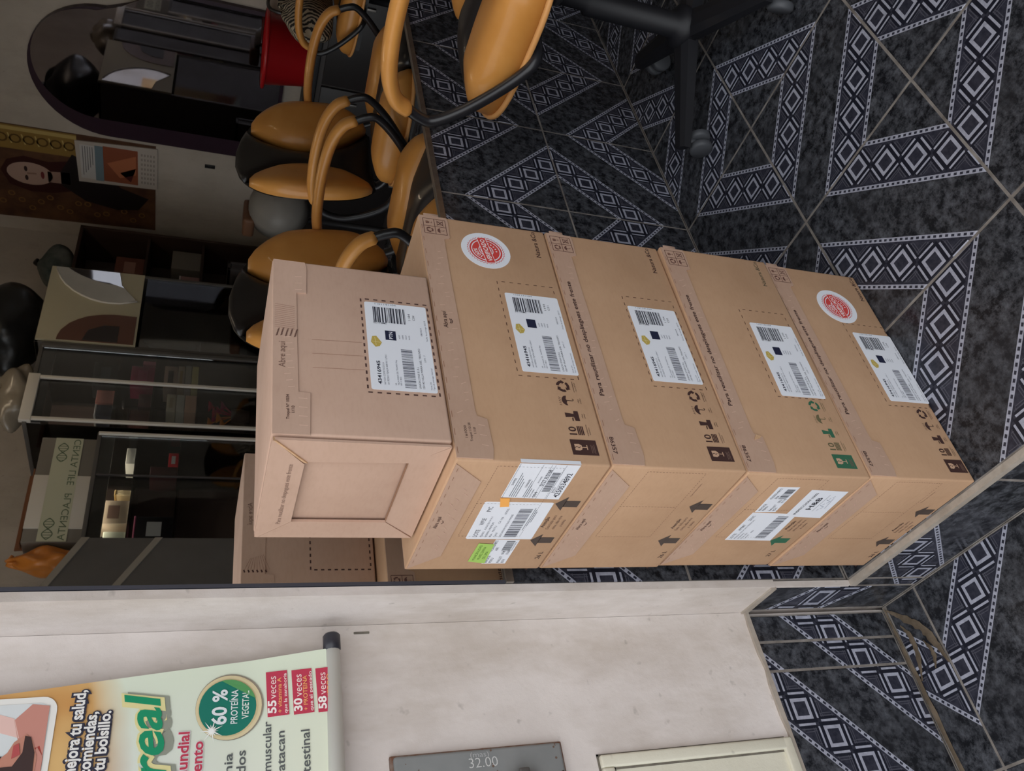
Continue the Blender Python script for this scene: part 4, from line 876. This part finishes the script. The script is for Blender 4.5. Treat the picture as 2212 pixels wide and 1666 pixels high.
def blob(parent, name, M, c, r, seed, sq=1.0, pinch=0, n=22, amp=.16):
    rnd = random.Random(seed); ph = [(rnd.uniform(0, 6), rnd.randint(2, 6), rnd.randint(1, 5), rnd.uniform(.3, 1)) for _ in range(7)]; mb = MB(); vs = []
    for i in range(n+1):
        t_ = math.pi*i/n
        for k in range(2*n):
            a = math.pi*k/n; f_ = 1 + amp*sum(w_*math.sin(k1*a + p_)*math.sin(k2*t_ + p_*2) for p_, k1, k2, w_ in ph)/2.2
            pz = math.cos(t_); pr = math.sin(t_)*(1-pinch*max(0, pz)**2)
            z_ = c[2] + r[2]*pz*(1 if abs(pz) < .8 else f_)
            vs.append((c[0]+r[0]*pr*math.cos(a)*f_, c[1]+r[1]*pr*math.sin(a)*f_, max(z_, c[2]-r[2]*sq)))
    q = 2*n; mb.add(vs, [(i*q+k, (i+1)*q+k, (i+1)*q+(k+1) % q, i*q+(k+1) % q) for i in range(n) for k in range(q)], 0, True)
    return mb.build(name, M, parent)
PL = mat('grey_polythene', lin(120, 118, 116), .25, .5, bump=.5, bscale=30); blob(sb, 'bag_body', PL, (0, 0, .12), (.125, .07, .13), 3, .9, .35); MB().tube(crom([(-.02,0,.235), (0,0,.262), (.03,.01,.252)]), .008, 6).build('bag_knot', PL, sb)
bb = thing('bin_bag', 'big black plastic sack heaped on top of the grey display cabinet', 'bag', (3.34, -1.70, 1.8305))
BP = mat('black_polythene', lin(26, 27, 28), .3, .5, bump=.6, bscale=18); blob(bb, 'bag_body', BP, (0, 0, .17), (.27, .19, .18), 8, .92, .3); MB().tube(crom([(0,0,.33), (.02,.01,.37), (.06,.02,.36)]), .014, 6).build('bag_knot', BP, bb)
cbg = thing('clear_bag', 'crumpled clear plastic bag lying on top of the white-framed vitrine', 'bag', (2.79, -1.58, 1.8005))
CP = mat('clear_polythene', lin(150, 140, 124), .15, .6, bump=.9, bscale=26); blob(cbg, 'bag_body', CP, (0, 0, .075), (.16, .10, .085), 12, .85, .2, amp=.3); MB().tube(crom([(-.03,0,.14), (.0,0,.17), (.05,.02,.16)]), .010, 6).build('bag_knot', CP, cbg)
tg = thing('bundle_sack', 'dark teal bundle tied on the shelf unit top near the corner', 'bag', (4.02, -1.90, 1.8005)); blob(tg, 'bag_body', mat('teal_cloth', lin(52, 66, 66), .8, .2, col2=lin(120, 122, 116), nscale=9), (0, 0, .10), (.16, .11, .10), 21, .9, .3); MB().tube(crom([(0,0,.19), (.02,0,.22), (.05,0,.21)]), .012, 6).build('bag_knot', BP, tg)
# lettered carton on the low showcase
pb = thing('lettered_carton', 'grey and white carton lettered with helix drawings standing on the low showcase', 'box', (2.21, -1.58, 1.4805))
MB().bevbox((-.27, -.10, 0), (.27, .10, .225), .003).build('carton_body', mat('grey_card', lin(128, 122, 112), .6, .3), pb)
MB().bevbox((-.205, .099, -.001), (.065, .1035, .226), .002).build('white_sleeve', mat('white_card', lin(214, 208, 196), .5, .3), pb)
Fp = (V((0, .1038, 0)), -FX, FZ); d = Dec(Fp, 1.0, .0003); TX = (92, 108, 84)
d.rect(-.268, .055, .268, .168, (196, 196, 170), 0)
d.text('CENTA LIFE   PLACENTA', -.262, .064, .030, TX, 1, wd=.525)
for x0, n_ in ((-.24, 2), (.155, 2)):
    for i in range(n_*12):
        a0, a1 = math.pi*i/12, math.pi*(i+1)/12; X = lambda a: x0 + a*.052/math.pi
        for sg in (1, -1): d.line((X(a0), .132+sg*.020*math.sin(a0)), (X(a1), .132+sg*.020*math.sin(a1)), .0042, TX, 1)
        if i % 3 == 1: d.line((X(a0), .132-.018*math.sin(a0)), (X(a0), .132+.018*math.sin(a0)), .003, TX, 1)
d.build('carton_lettering', pb)
ob_ = thing('orange_bag', 'crumpled orange plastic bag drooping beside the lettered carton', 'bag', (1.868, -1.52, 1.4805)); blob(ob_, 'bag_body', mat('orange_polythene', lin(198, 120, 44), .35, .5, bump=.6, bscale=30), (0, 0, .12), (.058, .07, .13), 31, .92, .3, amp=.3); MB().tube(crom([(0,0,.23), (0,0,.26), (.03,0,.25)]), .008, 6).build('bag_knot', mat('orange_polythene'), ob_)
bc = thing('cardboard_piece', 'loose brown cardboard flap standing behind the lettered carton', 'cardboard', (2.26, -1.76, 1.4805)); MB().bevbox((-.2, -.004, 0), (.2, .004, .30), .002, rot=Matrix.Rotation(.12, 3, 'X')).build('sheet', mat('brown_card', lin(120, 78, 52), .8, .2), bc); MB().bevbox((-.2, .0, .27), (.2, .05, .277), .002).build('folded_edge', mat('brown_card'), bc)
good('phone_case', 'white slim packet upright on the low showcase shelf', 'packet', 1.95, 2.01, 1.311, 1.40, (206, 212, 190)); good('handbag', 'black handbag with pink trim on the showcase shelf', 'handbag', 1.96, 2.09, 1.121, 1.275, (26, 24, 28), mark=(214, 214, 212), lid=(176, 96, 124))
good('photo_frame', 'pale framed picture leaning on the upper showcase shelf', 'picture', 2.05, 2.17, 1.311, 1.43, (176, 160, 138), mark=(120, 96, 84)); good('perfume_bottle', 'small bright bottle on the upper showcase shelf', 'bottle', 2.20, 2.225, 1.311, 1.37, (222, 204, 160), lid=(190, 160, 100))
good('red_packet', 'red and white packet upright on the lower showcase shelf', 'packet', 2.36, 2.44, 1.121, 1.165, (206, 30, 44), mark=(220, 216, 214)); good('product_box', 'dark maroon box deep in the low showcase', 'box', 2.30, 2.36, 1.121, 1.24, (72, 36, 38)); good('white_card', 'folded white card lying high in the low showcase', 'card', 2.37, 2.46, 1.311, 1.35, (220, 220, 208)); good('jewellery_tray', 'silver trinkets in a tray low in the showcase', 'tray', 1.98, 2.14, .801, .84, (150, 144, 140), mark=(206, 176, 180), lid=(110, 106, 104))
good('product_box', 'brown picture box on the middle board of the dark shelf unit', 'box', 3.90, 4.07, 1.421, 1.58, (104, 62, 50), y=-1.80, mark=(150, 110, 96)); good('product_box', 'grey carton on the lower board of the dark shelf unit', 'box', 4.02, 4.18, 1.101, 1.27, (110, 104, 96), y=-1.80); good('product_jar', 'pinkish tub on the lower board of the dark shelf unit', 'tub', 3.86, 3.96, 1.101, 1.21, (156, 120, 116), y=-1.80, lid=(206, 200, 196))
pn = thing('partition', 'grey partition board with sloping pale edge at the street end of the showcase', 'partition', (1.66, -1.44, 0))
Fq = (V((-1.66, 0, 0)), -FX, FZ); PALE = mat('pale_laminate')
MB().prism([(-1.40, 0), (-1.40, 1.72), (-1.69, 1.72), (-1.70, 1.59), (-1.935, 1.46), (-1.935, 0)], (Fq[0], -FX, FZ), .010).build('board', CG, pn)
for a, b, c_, e_ in ((1.705, 1.60, 1.935, 1.472), (1.705, 1.335, 1.935, 1.185)): MB().prism([(-a, b), (-c_, e_), (-c_, e_-.030), (-a, b-.030)], (Fq[0], -FX, FZ), .006, base=.010).build('edge_strip', PALE, pn)
tag(MB().bevbox((1.565, -1.4285, 1.49), (1.682, -1.4265, 1.66), .0008).build('paper_notice', WHITE), 'white paper notice taped to the top of the grey partition', 'notice')
# cart with the red tub, zebra bag
ct = thing('dark_counter', 'low dark counter along the back wall below the arched mirror', 'counter', (4.27, -.55, 0))
MB().bevbox((-.19, -.95, 0), (.215, 1.25, .585), .003).build('base_unit', CD, ct); MB().bevbox((-.21, -.97, .586), (.218, 1.27, .62), .004).build('worktop', BASEP, ct)
for k in range(4):
    dr = MB().bevbox((-.206, -.93+k*.545, .05), (-.191, -.93+k*.545+.53, .56), .003).build('door', mat('black_laminate', lin(36, 32, 32), .4, .4), ct)
    MB().bevbox((-.220, -.93+k*.545+.45, .36), (-.207, -.93+k*.545+.465, .48), .002).build('handle', STEEL, dr)
rt = thing('red_tub', 'bright red plastic tub standing on the dark counter', 'tub', (4.26, -.36, .6205)); REDP = mat('red_plastic', lin(178, 24, 30), .35, .5)
MB().lathe([(0, .0), (.15, 0), (.155, .004), (.185, .22), (.195, .225), (.195, .24), (.18, .24), (.15, .01), (0, .01)], 32).build('tub_body', REDP, rt); MB().lathe([(.196, .222), (.206, .226), (.206, .238), (.196, .242)], 32).build('rim', REDP, rt)
zb = thing('zebra_bag', 'zebra striped cloth bag lying on the seat of the chair turned from the mirror', 'bag', (3.74, .15, .6045), .0)
def zebra():
    M = bpy.data.materials.new('zebra_cloth'); M.use_nodes = True; nt = M.node_tree; b = nt.nodes['Principled BSDF']; g = G(nt)
    wv = nt.nodes.new('ShaderNodeTexWave'); wv.bands_direction = 'X'; wv.inputs['Scale'].default_value = 20; wv.inputs['Distortion'].default_value = 6; wv.inputs['Detail'].default_value = 2; wv.inputs['Detail Scale'].default_value = 1.4
    tc = nt.nodes.new('ShaderNodeTexCoord'); nt.links.new(tc.outputs['Object'], wv.inputs[0]); nt.links.new(g.mix(g.ramp(wv.outputs[1], .45, .55), lin(32, 28, 26), lin(176, 162, 140)), b.inputs['Base Color']); b.inputs['Roughness'].default_value = .8; return M
blob(zb, 'bag_body', zebra(), (0, 0, .10), (.23, .09, .125), 41, .80, .15, amp=.12); MB().tube(crom([(-.08,0,.19), (-.05,0,.27), (.05,0,.27), (.08,0,.19)]), .008, 8).build('handle', BLK, zb)
hd = thing('hair_dryer_hood', 'round grey salon dryer hood with brown cap on a floor stand', 'hair dryer', (3.62, -.95, 0))
MB().lathe([(.03, .03), (.22, .03), (.22, .05), (.03, .07), (.018, .1), (.018, .68), (0, .68)], 24).build('stand', BASEP, hd)
MB().lathe([(.0, .13), (.08, .12), (.14, .08), (.165, 0), (.155, 0), (.13, .075), (.07, .105), (0, .115)], 28, (0, .05, .72), (-.5, .75, .3)).build('hood', mat('grey_abs', lin(126, 122, 116), .4, .4), hd)
MB().bevbox((-.09, -.10, .84), (.09, .02, .90), .02, 3).build('cap', mat('brown_abs', lin(104, 72, 52), .5, .3), hd)
# ceiling fixture of the shop
cl = thing('ceiling_light', 'warm tube lamp fixed under the shop ceiling', 'lamp', (2.7, -.5, ZC)); MB().bevbox((-.62, -.05, -.05), (.62, .05, 0), .006).build('housing', WFR, cl)
LM = bpy.data.materials.new('glow_tube'); LM.use_nodes = True; b = LM.node_tree.nodes['Principled BSDF']; b.inputs['Emission Color'].default_value = (1, .80, .58, 1); b.inputs['Emission Strength'].default_value = 9
MB().tube([(-.6, 0, -.07), (.6, 0, -.07)], .018, 12).build('tube', LM, cl)
